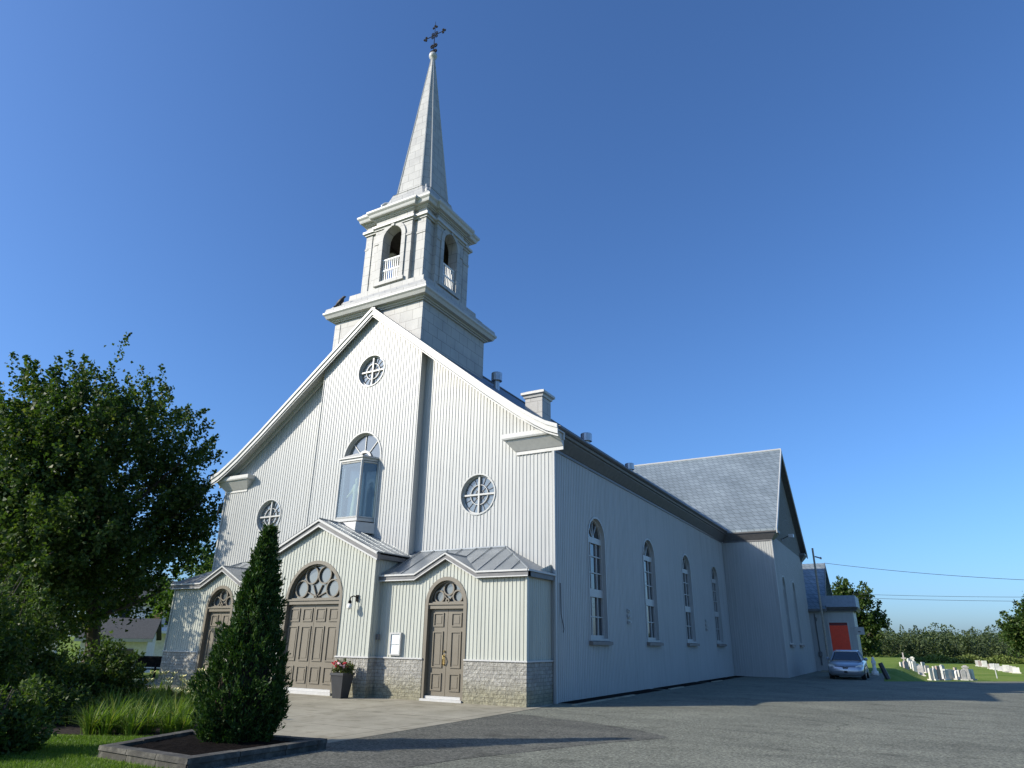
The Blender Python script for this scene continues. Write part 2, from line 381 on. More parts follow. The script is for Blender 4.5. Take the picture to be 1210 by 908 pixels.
sheet('asphalt_patch', [(.63, -9.9), (.63, -16), (1.5, -14.1), (2.15, -12.5), (2.5, -11.3), (2.9, -10.2), (3.05, -9.4), (3.5, -8.3), (3.75, -7.6), (4.15, -6.6), (4.7, -5.6), (4.85, -5.25), (4.6, -4.95), (4.1, -4.55), (3.5, -4.25), (2.6, -3.75), (1.5, -3.55), (.9, -3.2), (.1, -3.3), (.1, -9.3), (.63, -9.8)], .016, 'asphalt_fresh')
sheet('forecourt', [(.42, -9.6), (.26, -1.0), (.0, .0), (-19, 0), (-19, -3.2), (-10.2, -3.7), (-8.0, -4.5), (-3.6, -8.2), (-1.8, -9.9), (.3, -9.75)], .020, 'concrete')
sheet('flower_bed', [(-1.6, -10.0), (-3.6, -8.1), (-8.0, -4.4), (-10.2, -3.6), (-17, -3.1), (-14, -9), (-7, -12.2), (-3.7, -10.95), (-2.4, -10.2), (-1.7, -10.3)], .008, 'soil')
mb = MB()
for a, b in ((.25, 8.1), (8.5, 14.6), (15.0, 20.6), (21, 23.1)): mb.poly([(.03, a, .03), (.62, a+.1, .022), (.60, b, .022), (.03, b, .03)])
tag(mb.build('mulch_strip', 'mulch', recalc=False), kind='structure')
for a, b, lab in ((-.25, 2.1, 'nearest the porch corner'), (2.15, 4.6, 'second from the porch corner'), (8.55, 10.4, 'under the second window'), (15.2, 17, 'below the third and fourth windows')):
    tag(MB().box(.63, .73, a, b, 0, .045).build('concrete_edging', 'concrete'), 'low pale concrete edging by the side wall, '+lab, 'edging', 'edging strips along the side wall')

# ------------------------------------------------------------------ church
W, Hh, Lc, T = 15.545, 7.40, 23.22, 2.85
m = -W/2
church = thing('church', (0, 0, 0), 'white metal clad church with tall pointed steeple and three brown front doors', 'church')
FR = Fr((0, 0, 0), (1, 0, 0), (0, -1, 0)); SIDE = Fr((0, 0, 0), (0, 1, 0), (1, 0, 0)); LEFT = Fr((-W, 0, 0), (0, 1, 0), (-1, 0, 0))
RP = [(m, 14.15), (-2.2, 9.72), (-1.0, 8.82), (-.4, 8.42), (.02, 8.17), (.44, 8.0)]       # right half of the roof line
RF = [(2*m-x, z) for x, z in RP[::-1]][:-1]+RP
def roofz(x):
    for (a, za), (b, zb_) in zip(RF, RF[1:]):
        if a <= x <= b: return za+(zb_-za)*(x-a)/(b-a)
    return 8
topf = lambda x: roofz(x)-.16
kinks = [p[0] for p in RF]
CR = -2.80; CL = 2*m-CR; ZC = 6.2; RC = .68; BY = .30; BH = 2.47
mb = MB()
ribwall(mb, FR, -W, m-BH, 0, topf, [hole_circ(CL, ZC, RC)], kinks); ribwall(mb, FR, m+BH, 0, 0, topf, [hole_circ(CR, ZC, RC)], kinks)
BAY = Fr((0, -BY, 0), (1, 0, 0), (0, -1, 0)); AW = (m-.03, .92, 5.3, 7.92, 1.05)
ribwall(mb, BAY, m-BH, m+BH, 0, lambda x: roofz(x)-.20, [hole_circ(m+.02, 11.5, .66), hole_arch(*AW)], kinks)
for u in (m-BH, m+BH): FR.box(mb, u-.012, u+.012, 0, roofz(u)-.22, -.02, BY+.03)
mb.build('front_wall', 'siding_white', church, recalc=False)
SW = [3.40, 9.06, 14.72, 20.42]
mb = MB(); ribwall(mb, SIDE, 0, Lc, 0, lambda x: 8.0, [hole_arch(c, .76, 1.72, 4.98, .76) for c in SW]); mb.build('side_wall', 'siding_white', church, recalc=False)
mb = MB(); ribwall(mb, LEFT, 0, Lc, 0, lambda x: 8.0, ribs=False); mb.build('side_wall', 'siding_white', church, recalc=False)
for x0, x1 in ((-.0, .07), (-W-.06, -W+.01)): MB().box(x0-.005, x1, -.045, .06, 0, 7.5).build('corner_trim', 'siding_white', church)
# transept
TY = 36.2; RY = 29.72; TS = (14.45-8.0)/(RY-(Lc-.36))
def trz(y): return 14.45-abs(y-RY)*TS
TF = Fr((0, Lc, 0), (1, 0, 0), (0, -1, 0)); TR = Fr((T, 0, 0), (0, 1, 0), (1, 0, 0))
TW = [25.75, 29.85]
mb = MB(); ribwall(mb, TF, 0, T, 0, lambda x: 8.0); ribwall(mb, TR, Lc, TY, 0, lambda y: 7.7, [hole_arch(c, .62, 1.75, 4.95, .62) for c in TW], (RY,))
mb.box(-W-T, -W, Lc, TY, 0, 8.0); mb.box(T-.06, T+.03, Lc-.03, Lc+.06, 0, 7.5)
mb.poly([(-W-T, Lc, 8), (-W-T, TY, 8), (-W-T, RY, 14.2)]); mb.box(-W, T, TY-.05, TY, 0, 8)
mb.build('transept_wall', 'siding_white', church, recalc=False)
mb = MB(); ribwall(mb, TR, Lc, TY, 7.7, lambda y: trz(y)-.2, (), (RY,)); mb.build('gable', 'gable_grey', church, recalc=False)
# roofs
def slab(mb, prof, fn, t0, t1, th=.10):   # prof in (a,z), extruded t0..t1 with fn(a,t,z)->xyz
    n = len(prof); low = [(a, z-th) for a, z in prof]; P_ = prof+low[::-1]
    return mb.hexa([fn(a, t0, z) for a, z in P_], [fn(a, t1, z) for a, z in P_])
mb = MB(); slab(mb, RP, lambda a, t_, z: (a, t_, z), -.50, Lc+4); slab(mb, RF[:6], lambda a, t_, z: (a, t_, z), -.50, Lc+4)
mb.tube([(m, -.5, 14.17), (m, Lc+5, 14.17)], .07, 6); roof = mb.build('roof', 'roof_dark', church)
TP = [(Lc-.40, 8.0), (Lc+.5, 8.72+.06), (RY, 14.45), (2*RY-Lc-.5, 8.78), (2*RY-Lc+.40, 8.0)]
mb = MB(); slab(mb, TP[:3], lambda a, t_, z: (t_, a, z), -W-T-.35, T+.38); slab(mb, TP[2:], lambda a, t_, z: (t_, a, z), -W-T-.35, T+.38)
mb.build('transept_roof', 'roof_shingle', church)
mb = MB(); mb.tube([(-W-T-.4, RY, 14.47), (T+.42, RY, 14.47)], .06, 6)
for k in (0, 2):
    pr = TP[k:k+3] if k == 0 else TP[2:]
    slab(mb, [(a, z+.03) for a, z in pr], lambda a, t_, z: (t_, a, z), T+.383, T+.44, .30)
mb.build('transept_trim', 'trim_white', church)
mb = MB(); slab(mb, [(a, z-.11) for a, z in TP], lambda a, t_, z: (t_, a, z), T-.05, T+.37, .04); mb.build('transept_soffit', 'trim_grey', church)
# rake boards of the front gable
mb = MB()
for half in (RP, RF[:6]):
    slab(mb, [(a, z+.02) for a, z in half], lambda a, t_, z: (a, t_, z), -.56, -.503, .30)
    slab(mb, [(a, z+.035) for a, z in half], lambda a, t_, z: (a, t_, z), -.60, -.563, .13)
    slab(mb, [(a, z-.31) for a, z in half], lambda a, t_, z: (a, t_, z), -.52, -.503, .05)
mb.build('rake_board', 'trim_white', church)
mb = MB()
for half in (RP, RF[:6]): slab(mb, [(a, z-.105) for a, z in half], lambda a, t_, z: (a, t_, z), -.50, -.0, .05); slab(mb, [(a, z-.16) for a, z in half], lambda a, t_, z: (a, t_, z), -.11, -.03, .20)
mb.build('soffit', 'trim_white', church)
# eave cornice, with a short mitred return on each end of the front
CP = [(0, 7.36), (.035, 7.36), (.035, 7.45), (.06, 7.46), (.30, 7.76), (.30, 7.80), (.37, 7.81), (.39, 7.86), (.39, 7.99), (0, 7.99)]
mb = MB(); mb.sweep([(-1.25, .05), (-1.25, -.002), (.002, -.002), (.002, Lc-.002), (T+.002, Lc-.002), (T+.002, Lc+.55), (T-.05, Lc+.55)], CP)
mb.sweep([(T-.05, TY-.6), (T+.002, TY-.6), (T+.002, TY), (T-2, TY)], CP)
mb.build('cornice', 'trim_grey', church)  # same cornice in dark grey, shade of the side put into its colour
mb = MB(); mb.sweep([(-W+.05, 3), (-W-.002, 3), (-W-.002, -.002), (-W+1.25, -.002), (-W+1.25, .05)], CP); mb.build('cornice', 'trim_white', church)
# white facings: sunlight put into the colour, the shaded side run stays grey
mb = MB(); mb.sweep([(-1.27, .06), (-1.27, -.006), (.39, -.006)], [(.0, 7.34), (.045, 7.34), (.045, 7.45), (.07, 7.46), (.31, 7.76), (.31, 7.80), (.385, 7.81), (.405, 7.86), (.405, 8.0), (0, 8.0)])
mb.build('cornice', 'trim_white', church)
# gutter and downpipe
mb = MB(); mb.tube([(.45, -.45, 7.97), (.45, Lc-.45, 7.97)], .055, 6); mb.build('gutter', 'trim_grey', church)
mb = MB(); mb.tube([(.06, Lc-.12, 7.4), (.06, Lc-.12, .1)], .04, 6); mb.build('downpipe', 'siding_white', church)

# windows -----------------------------------------------------------
def tall_window(fr, c, hw, z0, zs, rise, name='arched_window'):
    mb = MB(); fr.ring(mb, arch(c, hw+.035, z0-.03, zs, rise+.035), arch(c, hw-.03, z0+.04, zs, rise-.03), -.20, .030)
    w = mb.build(name, 'siding_white', church)
    mb = MB(); fr.ring(mb, arch(c, hw-.028, z0+.04, zs, rise-.028), arch(c, hw-.10, z0+.14, zs, rise-.10), -.19, -.10)
    i = hw-.10
    for z, t_ in ((zs-.02, .20), (z0+1.48, .26)): fr.box(mb, c-i, c+i, z-t_/2, z+t_/2, -.185, -.095)
    for u in (c-.26, c+.26):
        fr.box(mb, u-.025, u+.025, z0+.14, z0+1.35, -.18, -.12); fr.box(mb, u-.025, u+.025, z0+1.61, zs-.12, -.18, -.12)
    for z in (z0+.72, z0+2.15, z0+2.7): fr.box(mb, c-i, c+i, z-.018, z+.018, -.178, -.125)
    for a in (-.5, 0, .5): fr.bar(mb, (c, zs+.08), (c+math.sin(a*1.2)*i*.95, zs+.08+math.cos(a*1.2)*(rise-.2)), .03, -.178, -.13)
    mb.build('frame', 'frame_white', w)
    mb = MB(); fr.prism(mb, arch(c, hw-.06, z0+.1, zs, rise-.06), -.20, -.17); mb.build('glass', 'window_glass', w)
    mb = MB(); mb.hexa([fr.P(c-hw-.12, z0-.16, 0), fr.P(c+hw+.12, z0-.16, 0), fr.P(c+hw+.12, z0-.16, .15), fr.P(c-hw-.12, z0-.16, .15)],
                       [fr.P(c-hw-.12, z0-.03, 0), fr.P(c+hw+.12, z0-.03, 0), fr.P(c+hw+.12, z0-.06, .15), fr.P(c-hw-.12, z0-.06, .15)])
    mb.build('sill', 'sill_brown', w)
for c in SW: tall_window(SIDE, c, .76, 1.72, 4.98, .76)
for c in TW: tall_window(TR, c, .62, 1.75, 4.95, .62)
def round_window(fr, c, z, r):
    mb = MB(); fr.ring(mb, circ(c, z, r+.022, 40), circ(c, z, r-.025, 40), -.17, .030); w = mb.build('round_window', 'siding_white', church)
    mb = MB(); fr.ring(mb, circ(c, z, r-.02, 40), circ(c, z, r-.075, 40), -.165, -.09)
    fr.bar(mb, (c, z-r+.03), (c, z+r-.03), .058, -.15, -.06); fr.bar(mb, (c-r+.03, z), (c-.03, z), .058, -.15, -.062); fr.bar(mb, (c+.03, z), (c+r-.03, z), .058, -.15, -.062)
    fr.ring(mb, circ(c, z, r*.51), circ(c, z, r*.48), -.15, -.085)
    mb.build('frame', 'frame_white', w)
    mb = MB()
    for a in (22, 45, 68, 112, 135, 158, 202, 225, 248, 292, 315, 338):
        k = .5 if a % 45 else .06
        fr.bar(mb, (c+k*r*math.cos(R(a)), z+k*r*math.sin(R(a))), (c+(r-.06)*math.cos(R(a)), z+(r-.06)*math.sin(R(a))), .012, -.15, -.12)
    fr.ring(mb, circ(c, z, r*.26), circ(c, z, r*.235), -.15, -.12); mb.build('lead_line', 'trim_grey', w)
    mb = MB(); fr.prism(mb, circ(c, z, r-.03), -.18, -.145); mb.build('glass', 'church_glass', w)
round_window(FR, CL, ZC, RC); round_window(FR, CR, ZC, RC); round_window(BAY, m+.02, 11.5, .66)
# big arched window with a glazed bay hung in front of it
c, hw, z0, zs, rise = AW
mb = MB(); BAY.ring(mb, arch(c, hw+.025, z0-.03, zs, rise+.025), arch(c, hw-.03, z0+.04, zs, rise-.03), -.24, .030)
aw = mb.build('arched_window', 'siding_white', church)
mb = MB(); BAY.ring(mb, arch(c, hw-.02, z0+.05, zs, rise-.02), arch(c, hw-.085, z0+.1, zs, rise-.085), -.2, -.11)
for k in range(1, 4):
    a = math.pi*k/4; BAY.bar(mb, (c+.30*math.cos(a), zs+.02+.34*math.sin(a)), (c+(hw-.06)*math.cos(a), zs+(rise-.06)*math.sin(a)), .03, -.18, -.13)
BAY.box(mb, c-hw+.05, c+hw-.05, zs-.13, zs+.0, -.19, -.10)
half = [(c+.36*math.cos(math.pi*k/12), zs+.36*math.sin(math.pi*k/12)) for k in range(13)]
BAY.ring(mb, half+[(c-.36, zs), (c+.36, zs)], [(c+.27*math.cos(math.pi*k/12), zs+.27*math.sin(math.pi*k/12)) for k in range(13)]+[(c-.27, zs), (c+.27, zs)], -.18, -.10)
for k in range(2): BAY.box(mb, c-hw+.05+k*(2*hw-.22), c-hw+.17+k*(2*hw-.22), z0+.04, zs-.13, -.18, -.10)
mb.build('frame', 'frame_white', aw)
mb = MB(); BAY.prism(mb, arch(c, hw-.04, z0+.1, zs, rise-.04), -.21, -.165); mb.build('glass', 'fan_glass', aw)
# bay box: front at d=.50, splayed sides
fd, hf, hb, zb0, zt = .50, .50, .80, 5.62, 7.72
pl = [(c-hb, -.05), (c-hf, fd), (c+hf, fd), (c+hb, -.05)]
PB = lambda u, z, d: BAY.P(u, z, d)
mb = MB()
def plate(z0_, z1_, g):
    q = [(c-hb-g, -.05), (c-hf-g*.8, fd+g), (c+hf+g*.8, fd+g), (c+hb+g, -.05)]
    mb.hexa([PB(u, z0_, d) for u, d in q], [PB(u, z1_, d) for u, d in q])
plate(zb0-.10, zb0+.0, .05); plate(zt, zt+.09, .04); plate(zt+.093, zt+.15, .09)
for (u, d) in pl[:3]+pl[3:]: mb.tube([PB(u, zb0, d), PB(u, zt, d)], .046, 6)
for (a, b) in zip(pl, pl[1:]):
    for z in (zb0+.04, zt-.05): mb.tube([PB(a[0], z, a[1]), PB(b[0], z, b[1])], .036, 6)
bay = mb.build('bay_window', 'frame_white', church)
mb = MB()
for (a, b) in zip(pl, pl[1:]): mb.poly([PB(a[0], zb0, a[1]), PB(b[0], zb0, b[1]), PB(b[0], zt, b[1]), PB(a[0], zt, a[1])])
mb.build('glass', 'clear_glass', bay, recalc=False)
mb = MB(); g = .09
mb.add([PB(c-hb-g, zt+.155, -.05), PB(c-hf-g, zt+.155, fd+g), PB(c+hf+g, zt+.155, fd+g), PB(c+hb+g, zt+.155, -.05), PB(c, zt+.36, .28), PB(c, zt+.36, -.05)], [(0, 1, 4, 5), (1, 2, 4), (2, 3, 5, 4)])
mb.build('hood', 'trim_white', bay, recalc=False)
mb = MB(); mb.hexa([PB(c-1.0, 5.10, .0), PB(c-1.0, 5.10, .68), PB(c+.62, 5.10, .68), PB(c+.95, 5.10, .0)], [PB(c-1.0, 5.46, .0), PB(c-1.0, 5.46, .66), PB(c+.62, 5.46, .66), PB(c+.95, 5.46, .0)])
mb.build('plinth', 'trim_white', bay)

# porches -----------------------------------------------------------
SP, MP = 1.58, 1.95
DX = -2.77
def door(cu, Yf, hw, zl, rise, leafcols, name, zb_=.03, circles=3, handle=True):
    fr = Fr((0, -Yf, 0), (1, 0, 0), (0, -1, 0)); F_ = .11
    mb = MB(); fr.ring(mb, arch(cu, hw+F_, zb_, zl+.12, rise+F_), arch(cu, hw, zb_-.001, zl+.12, rise), -.26, .03)
    fr.box(mb, cu-hw, cu+hw, zl, zl+.15, -.24, -.02); fr.box(mb, cu-hw-.02, cu+hw+.02, zl+.11, zl+.16, -.02, .02)
    dd = mb.build(name, 'door_taupe', church)
    mb = MB(); fr.box(mb, cu-hw-.08, cu+hw+.08, zb_-.03, zb_+.05, -.25, .10); fr.box(mb, cu-hw, cu+hw, zb_+.051, zb_+.12, -.25, -.02); mb.build('threshold', 'trim_white', dd)
    for s in (-1, 1):
        mb = MB(); a0 = cu+(0.006 if s > 0 else -hw+.004); a1 = cu+(hw-.004 if s > 0 else -.006); b0 = zb_+.125; b1 = zl-.006
        fr.box(mb, a0, a1, b0, b1, -.20, -.13); cw = (a1-a0)/leafcols; Hd = b1-b0
        for k in range(leafcols):
            u0, u1 = a0+k*cw+.075, a0+(k+1)*cw-.075
            if leafcols == 1: u0, u1 = a0+.13, a1-.13
            for f0, f1 in ((.055, .255), (.315, .735), (.79, .955)):
                z0_, z1_ = b0+Hd*f0, b0+Hd*f1
                q = lambda g: [(u0+g, z0_+g), (u1-g, z0_+g), (u1-g, z1_-g), (u0+g, z1_-g)]
                fr.ring(mb, q(0), q(.035), -.131, -.100); fr.prism(mb, q(.085), -.131, -.118)
        lf = mb.build('door_leaf', 'door_taupe', dd)
        if s > 0 and handle:
            pass
    if handle:
        mb = MB(); u = cu-.07; fr.box(mb, u-.025, u+.025, .95, 1.25, -.13, -.115)
        mb.tube([fr.P(u, 1.20, -.12), fr.P(u, 1.22, -.05), fr.P(u+.03, 1.12, -.035), fr.P(u, 1.0, -.05), fr.P(u, .98, -.12)], .016, 6)
        mb.lathe(fr.P(u-.0, 1.33, -.11), [(.0, -.03), (.03, -.02), (.03, .02), (0, .03)], 8); mb.build('handle', 'brass', dd)
    zf = zl+.16
    mb = MB(); fr.prism(mb, arch(cu, hw-.005, zf, zf, rise-.045), -.20, -.17); mb.build('fanlight_glass', 'fan_glass', dd)
    mb = MB(); fr.ring(mb, arch(cu, hw, zf, zf, rise-.04), arch(cu, hw-.05, zf+.04, zf, rise-.09), -.169, -.06)
    k_ = hw
    if circles == 3: cs = [(-.52*k_, .28*rise, .26*k_), (0, .60*rise, .28*k_), (.52*k_, .28*rise, .26*k_)]
    else: cs = [(-.60*k_, .29*rise, .235*k_), (-.25*k_, .66*rise, .235*k_), (.25*k_, .66*rise, .235*k_), (.60*k_, .29*rise, .235*k_)]
    for u, z, r in cs: fr.ring(mb, circ(cu+u, zf+z, r+.022, 24), circ(cu+u, zf+z, r-.020, 24), -.168, -.10)
    for a in ((-35, 35) if circles == 3 else (-62, -22, 22, 62)):
        L_ = .36*rise; fr.bar(mb, (cu, zf+.06), (cu+math.sin(R(a))*L_*1.3, zf+.06+math.cos(R(a))*L_), .03, -.167, -.11)
    fr.ring(mb, circ(cu, zf+.07, .07, 12), circ(cu, zf+.07, .03, 12), -.167, -.05)
    mb.build('fanlight_tracery', 'door_taupe', dd); return dd

ARCH_RISE_S, ARCH_RISE_M = .68, 1.15
EP = [(0, 0), (.05, 0), (.05, .035), (.09, .05), (.12, .10), (.12, .16), (0, .16)]
def slope_board(mb, fr, a, b, h, d0, d1):
    mb.hexa([fr.P(a[0], a[1]-h, d0), fr.P(b[0], b[1]-h, d0), fr.P(b[0], b[1]-h, d1), fr.P(a[0], a[1]-h, d1)], [fr.P(a[0], a[1], d0), fr.P(b[0], b[1], d0), fr.P(b[0], b[1], d1), fr.P(a[0], a[1], d1)])
def side_porch(s):
    X = (lambda x: x) if s > 0 else (lambda x: 2*m-x)
    xa, xb, cu = (-5.28, -.09, DX) if s > 0 else (2*m+.09, 2*m+5.28, 2*m-DX)
    fr = Fr((0, -SP, 0), (1, 0, 0), (0, -1, 0)); ze, zp = 3.34, 3.90; g0, g1 = cu-1.12, cu+1.10
    def tp(x):
        if g0 < x < g1: return ze+(zp-ze)*(1-abs(x-cu)/1.11)
        return ze
    zl, hw = 2.50, .63
    mb = MB(); ribwall(mb, fr, xa, xb, 1.14, tp, [hole_arch(cu, hw+.08, 1.0, zl+.12, ARCH_RISE_S+.08)], (g0, cu, g1), pitch=.125)
    xo = X(-.09); Nn = (1, 0, 0) if s > 0 else (-1, 0, 0)
    rf = Fr((xo, 0, 0), (0, 1, 0), Nn); ribwall(mb, rf, -SP, 0, 1.14, lambda y: ze+.3*(y+SP), ribs=True, pitch=.125)
    mb.box(min(xo, xo+s*.05), max(xo, xo+s*.05), -SP-.05, -SP+.05, 1.14, ze)
    porch = mb.build('porch', 'siding_cream', church, recalc=False)
    # stone base with a thin white drip cap
    mb = MB(); e = .045
    for a, b in ((xa if s > 0 else xa+.3, cu-hw-.09), (cu+hw+.09, xb-.3 if s > 0 else xb)):
        mb = MB(); fr.box(mb, a, b, 0, 1.10, -.5, e)
        if (a == cu+hw+.09) == (s > 0): mb.box(min(xo-s*.3, xo+s*e), max(xo-s*.3, xo+s*e), -SP-e+.002, -.02, 0, 1.098)
        mb.build('stone_base', 'stone_brick', porch)
    for a, b in ((xa, cu-hw-.09), (cu+hw+.09, xb)):
        mb = MB(); fr.box(mb, a, b, 1.102, 1.142, -.02, e+.03)
        if (a == cu+hw+.09) == (s > 0): mb.box(min(xo, xo+s*(e+.03)), max(xo, xo+s*(e+.03)), -SP-e-.028, -.02, 1.103, 1.143)
        mb.build('drip_cap', 'trim_white', porch)
    # eaves fascia
    xi, xE = (xa, xb) if s > 0 else (xb, xa)
    mb = MB(); d0, d1 = -.02, .15
    pts = [(xa-(0 if s > 0 else .13), ze+.15), (g0-.0, ze+.15), (cu, zp+.17), (g1, ze+.15), (xb+(.13 if s > 0 else 0), ze+.15)]
    for a, b in zip(pts, pts[1:]):
        slope_board(mb, fr, a, b, .16, d0, d1)
    mb2 = MB()
    for a, b in zip(pts, pts[1:]): slope_board(mb2, fr, (a[0], a[1]+.03), (b[0], b[1]+.03), .05, .153, .19); slope_board(mb2, fr, (a[0], a[1]-.135), (b[0], b[1]-.135), .03, .153, .168)
    mb.box(min(xo, xo+s*.13), max(xo, xo+s*.13), -SP-.128, 0, ze-.008, ze+.148); mb2.box(min(xo+s*.133, xo+s*.17), max(xo+s*.133, xo+s*.17), -SP-.17, 0, ze+.13, ze+.18)
    mb.build('fascia', 'trim_grey', porch); mb2.build('drip_edge', 'trim_white', porch)
    # lean-to sheet roof with hipped outer end and gablet over the door
    zr0, zr1 = ze+.17, 4.42; yo = -SP-.17; xE2 = xo+s*.15; k = (zr1-zr0)/(-yo); hipx = xE2+s*yo
    mb = MB(); zz = lambda y: zr0+(y-yo)*k; Zu = Vector((0, 0, .004))
    yg = yo+(zp+.19-zr0)/k
    mb.poly([(X(-5.27), yo, zr0), (cu-s*1.14, yo, zr0), (cu, yg, zp+.188), (cu+s*1.14, yo, zr0), (xE2, yo, zr0), (hipx, 0, zr1), (X(-5.27), 0, zr1)]); mb.poly([(xE2, yo, zr0), (xE2, 0, zr0), (hipx, 0, zr1)])
    for sg in (-1, 1): mb.poly([(cu, yo-.02, zp+.19), (cu, yg, zp+.19), (cu+sg*1.14, yo+.0, zr0+.002), (cu+sg*1.14, yo-.02, zr0+.002)])
    x = -5.0
    while x < -.3:
        px_ = X(x); y1 = 0 if s*(px_-hipx) < 0 else yo+abs(xE2-px_)
        y0 = yo if abs(px_-cu) > 1.12 else yo+(1-abs(px_-cu)/1.12)*(yg-yo)
        if y1-y0 > .1: mb.tube([(px_, y0+.02, zz(y0)+.022), (px_, y1-.02, zz(y1)+.022)], .014, 4)
        x += .56
    for y in (-.35, -.8, -1.25): 
        xx = xE2; top_ = zr0+(1-abs(y-yo)/(-yo))*0
    mb.tube([(xE2, yo, zr0+.01), (hipx, 0, zr1+.01)], .03, 5); mb.tube([(X(-5.27), -.02, zr1), (hipx, -.02, zr1+.005)], .035, 5); mb.tube([(cu, yo-.02, zp+.2), (cu, yg, zp+.2)], .022, 5)
    mb.build('porch_roof', 'roof_sheet', porch, recalc=False)
    return porch
side_porch(1); side_porch(-1)
door(DX, SP, .63, 2.50, ARCH_RISE_S, 1, 'door'); door(2*m-DX, SP, .63, 2.50, ARCH_RISE_S, 1, 'door')
# middle porch
fr = Fr((0, -MP, 0), (1, 0, 0), (0, -1, 0)); MHW = 2.50; ze, zp = 4.10, 5.18; zl = 2.67; hw = 1.15
mtop = lambda x: zp-(zp-ze)*abs(x-m)/MHW
mb = MB(); ribwall(mb, fr, m-MHW, m+MHW, 1.14, mtop, [hole_arch(m, hw+.08, 1.0, zl+.12, ARCH_RISE_M+.08)], (m,), pitch=.135)
for s in (-1, 1):
    ribwall(mb, Fr((m+s*MHW, 0, 0), (0, 1, 0), (s, 0, 0)), -MP, -.02, 1.14, lambda y: ze)
    x0 = m+s*MHW; mb.box(min(x0, x0+s*.03), max(x0, x0+s*.03), -MP-.035, -MP+.05, 1.14, ze-.02)
mporch = mb.build('porch', 'siding_cream', church, recalc=False)
mb = MB(); e = .05
for a, b in ((m-MHW-e, m-hw-.09), (m+hw+.09, m+MHW+e)): MB().box(a, b, -MP-e, -SP+.0, 0, 1.10).build('stone_base', 'stone_brick', mporch)
for a, b in ((m-MHW-e-.03, m-hw-.09), (m+hw+.09, m+MHW+e+.03)): MB().box(a, b, -MP-e-.03, -SP-.06, 1.102, 1.145).build('drip_cap', 'trim_white', mporch)
mb = MB(); mb2 = MB(); o_ = .16
P3 = [(m-MHW-o_, ze+.06), (m, zp+.19), (m+MHW+o_, ze+.06)]
for a, b in zip(P3, P3[1:]):
    slope_board(mb, fr, a, b, .22, .0, .14); slope_board(mb2, fr, (a[0], a[1]+.04), (b[0], b[1]+.04), .08, .143, .19); slope_board(mb2, fr, (a[0], a[1]-.17), (b[0], b[1]-.17), .055, .143, .165)
for s in (-1, 1): mb.box(min(m+s*MHW, m+s*(MHW+.14)), max(m+s*MHW, m+s*(MHW+.14)), -MP+.002, -.05, ze-.10, ze+.03)
mb.build('fascia', 'trim_grey', mporch); mb2.build('drip_edge', 'trim_white', mporch)
mb = MB()
for s in (-1, 1):
    a = (m, zp+.235); b = (m+s*(MHW+o_+.03), ze+.095); yf = -MP-.20
    mb.poly([(a[0], yf, a[1]), (b[0], yf, b[1]), (b[0], -.02, b[1]), (a[0], -.02, a[1])])
    y = yf+.35
    while y < -.1:
        mb.tube([(a[0]+s*.03, y, a[1]+.005), (b[0], y, b[1]+.018)], .014, 4); y += .5
    mb.tube([(b[0], yf, b[1]), (b[0], -.02, b[1])], .025, 5)
mb.tube([(m, -MP-.2, zp+.245), (m, -.02, zp+.245)], .03, 5)
mb.build('porch_roof', 'roof_sheet', mporch, recalc=False)
door(m, MP, hw, zl, ARCH_RISE_M, 2, 'main_door', .05, 4, False)
# wall lamp, notice case, small wall fixtures
mb = MB(); u = m+1.83; fr.box(mb, u+.02, u+.12, 2.72, 2.92, .02, .05); mb.tube([fr.P(u+.07, 2.84, .05), fr.P(u+.05, 2.88, .17), fr.P(u-.01, 2.84, .24), fr.P(u-.02, 2.74, .25)], .02, 6)
mb.lathe(fr.P(u-.02, 2.66, .25), [(.02, .10), (.05, .07), (.055, .0)], 10); wl_ = mb.build('wall_lamp', 'black_iron', church)
MB().lathe(fr.P(u-.02, 2.48, .25), [(.0, 0), (.06, .01), (.085, .06), (.085, .11), (.05, .17), (.0, .19)], 12).build('lamp_globe', 'lamp_glass', wl_, smooth=True)
mb = MB(); f2 = Fr((0, -SP, 0), (1, 0, 0), (0, -1, 0)); q = lambda g: [(-4.72+g, 1.19+g), (-4.30-g, 1.19+g), (-4.30-g, 1.83-g), (-4.72+g, 1.83-g)]
f2.ring(mb, q(0), q(.05), .02, .10); nb = mb.build('notice_case', 'frame_white', church)
mb = MB(); f2.prism(mb, q(.045), .02, .07); mb.build('notice_sheet', 'paper', nb)
mb = MB(); f2.box(mb, -4.67, -4.35, 1.50, 1.515, .072, .09); mb.build('case_bar', 'frame_white', nb)
mb = MB(); mb.box(m+MHW+.06, m+MHW+.14, -1.72, -1.64, 1.62, 1.78); mb.build('electric_box', 'trim_grey', church)
for y in (6.23, 17.62):
    mb = MB()
    for k in range(3): SIDE.box(mb, y-.12, y+.12, 2.30+k*.2, 2.42+k*.2, .02, .07); SIDE.box(mb, y-.08, y+.08, 2.33+k*.2, 2.39+k*.2, .07, .12)
    mb.build('wall_vent', 'siding_white', church)
mb = MB(); mb.tube([(.04, .35, 3.3), (.06, .34, 2.4), (.05, .55, 2.0), (.05, .5, 1.9)], .012, 5); mb.build('cable', 'wire', church)
mb = MB(); mb.tube([(-W-.02, -.05, 7.3), (-W-.25, -.1, 6.6), (-W-.02, -.03, 5.9)], .015, 5); mb.build('cable', 'wire', church)
mb = MB(); mb.box(T+.02, T+.06, 27.0, 27.5, 7.9, 7.98); mb.tube([(T+.05, 27.2, 7.95), (T+.55, 27.0, 8.15)], .03, 6); fl_ = mb.build('floodlight', 'trim_grey', church)
MB().rbox((T+.65, 26.95, 8.1), .3, .22, .2).build('lamp_head', 'galvanised', fl_)
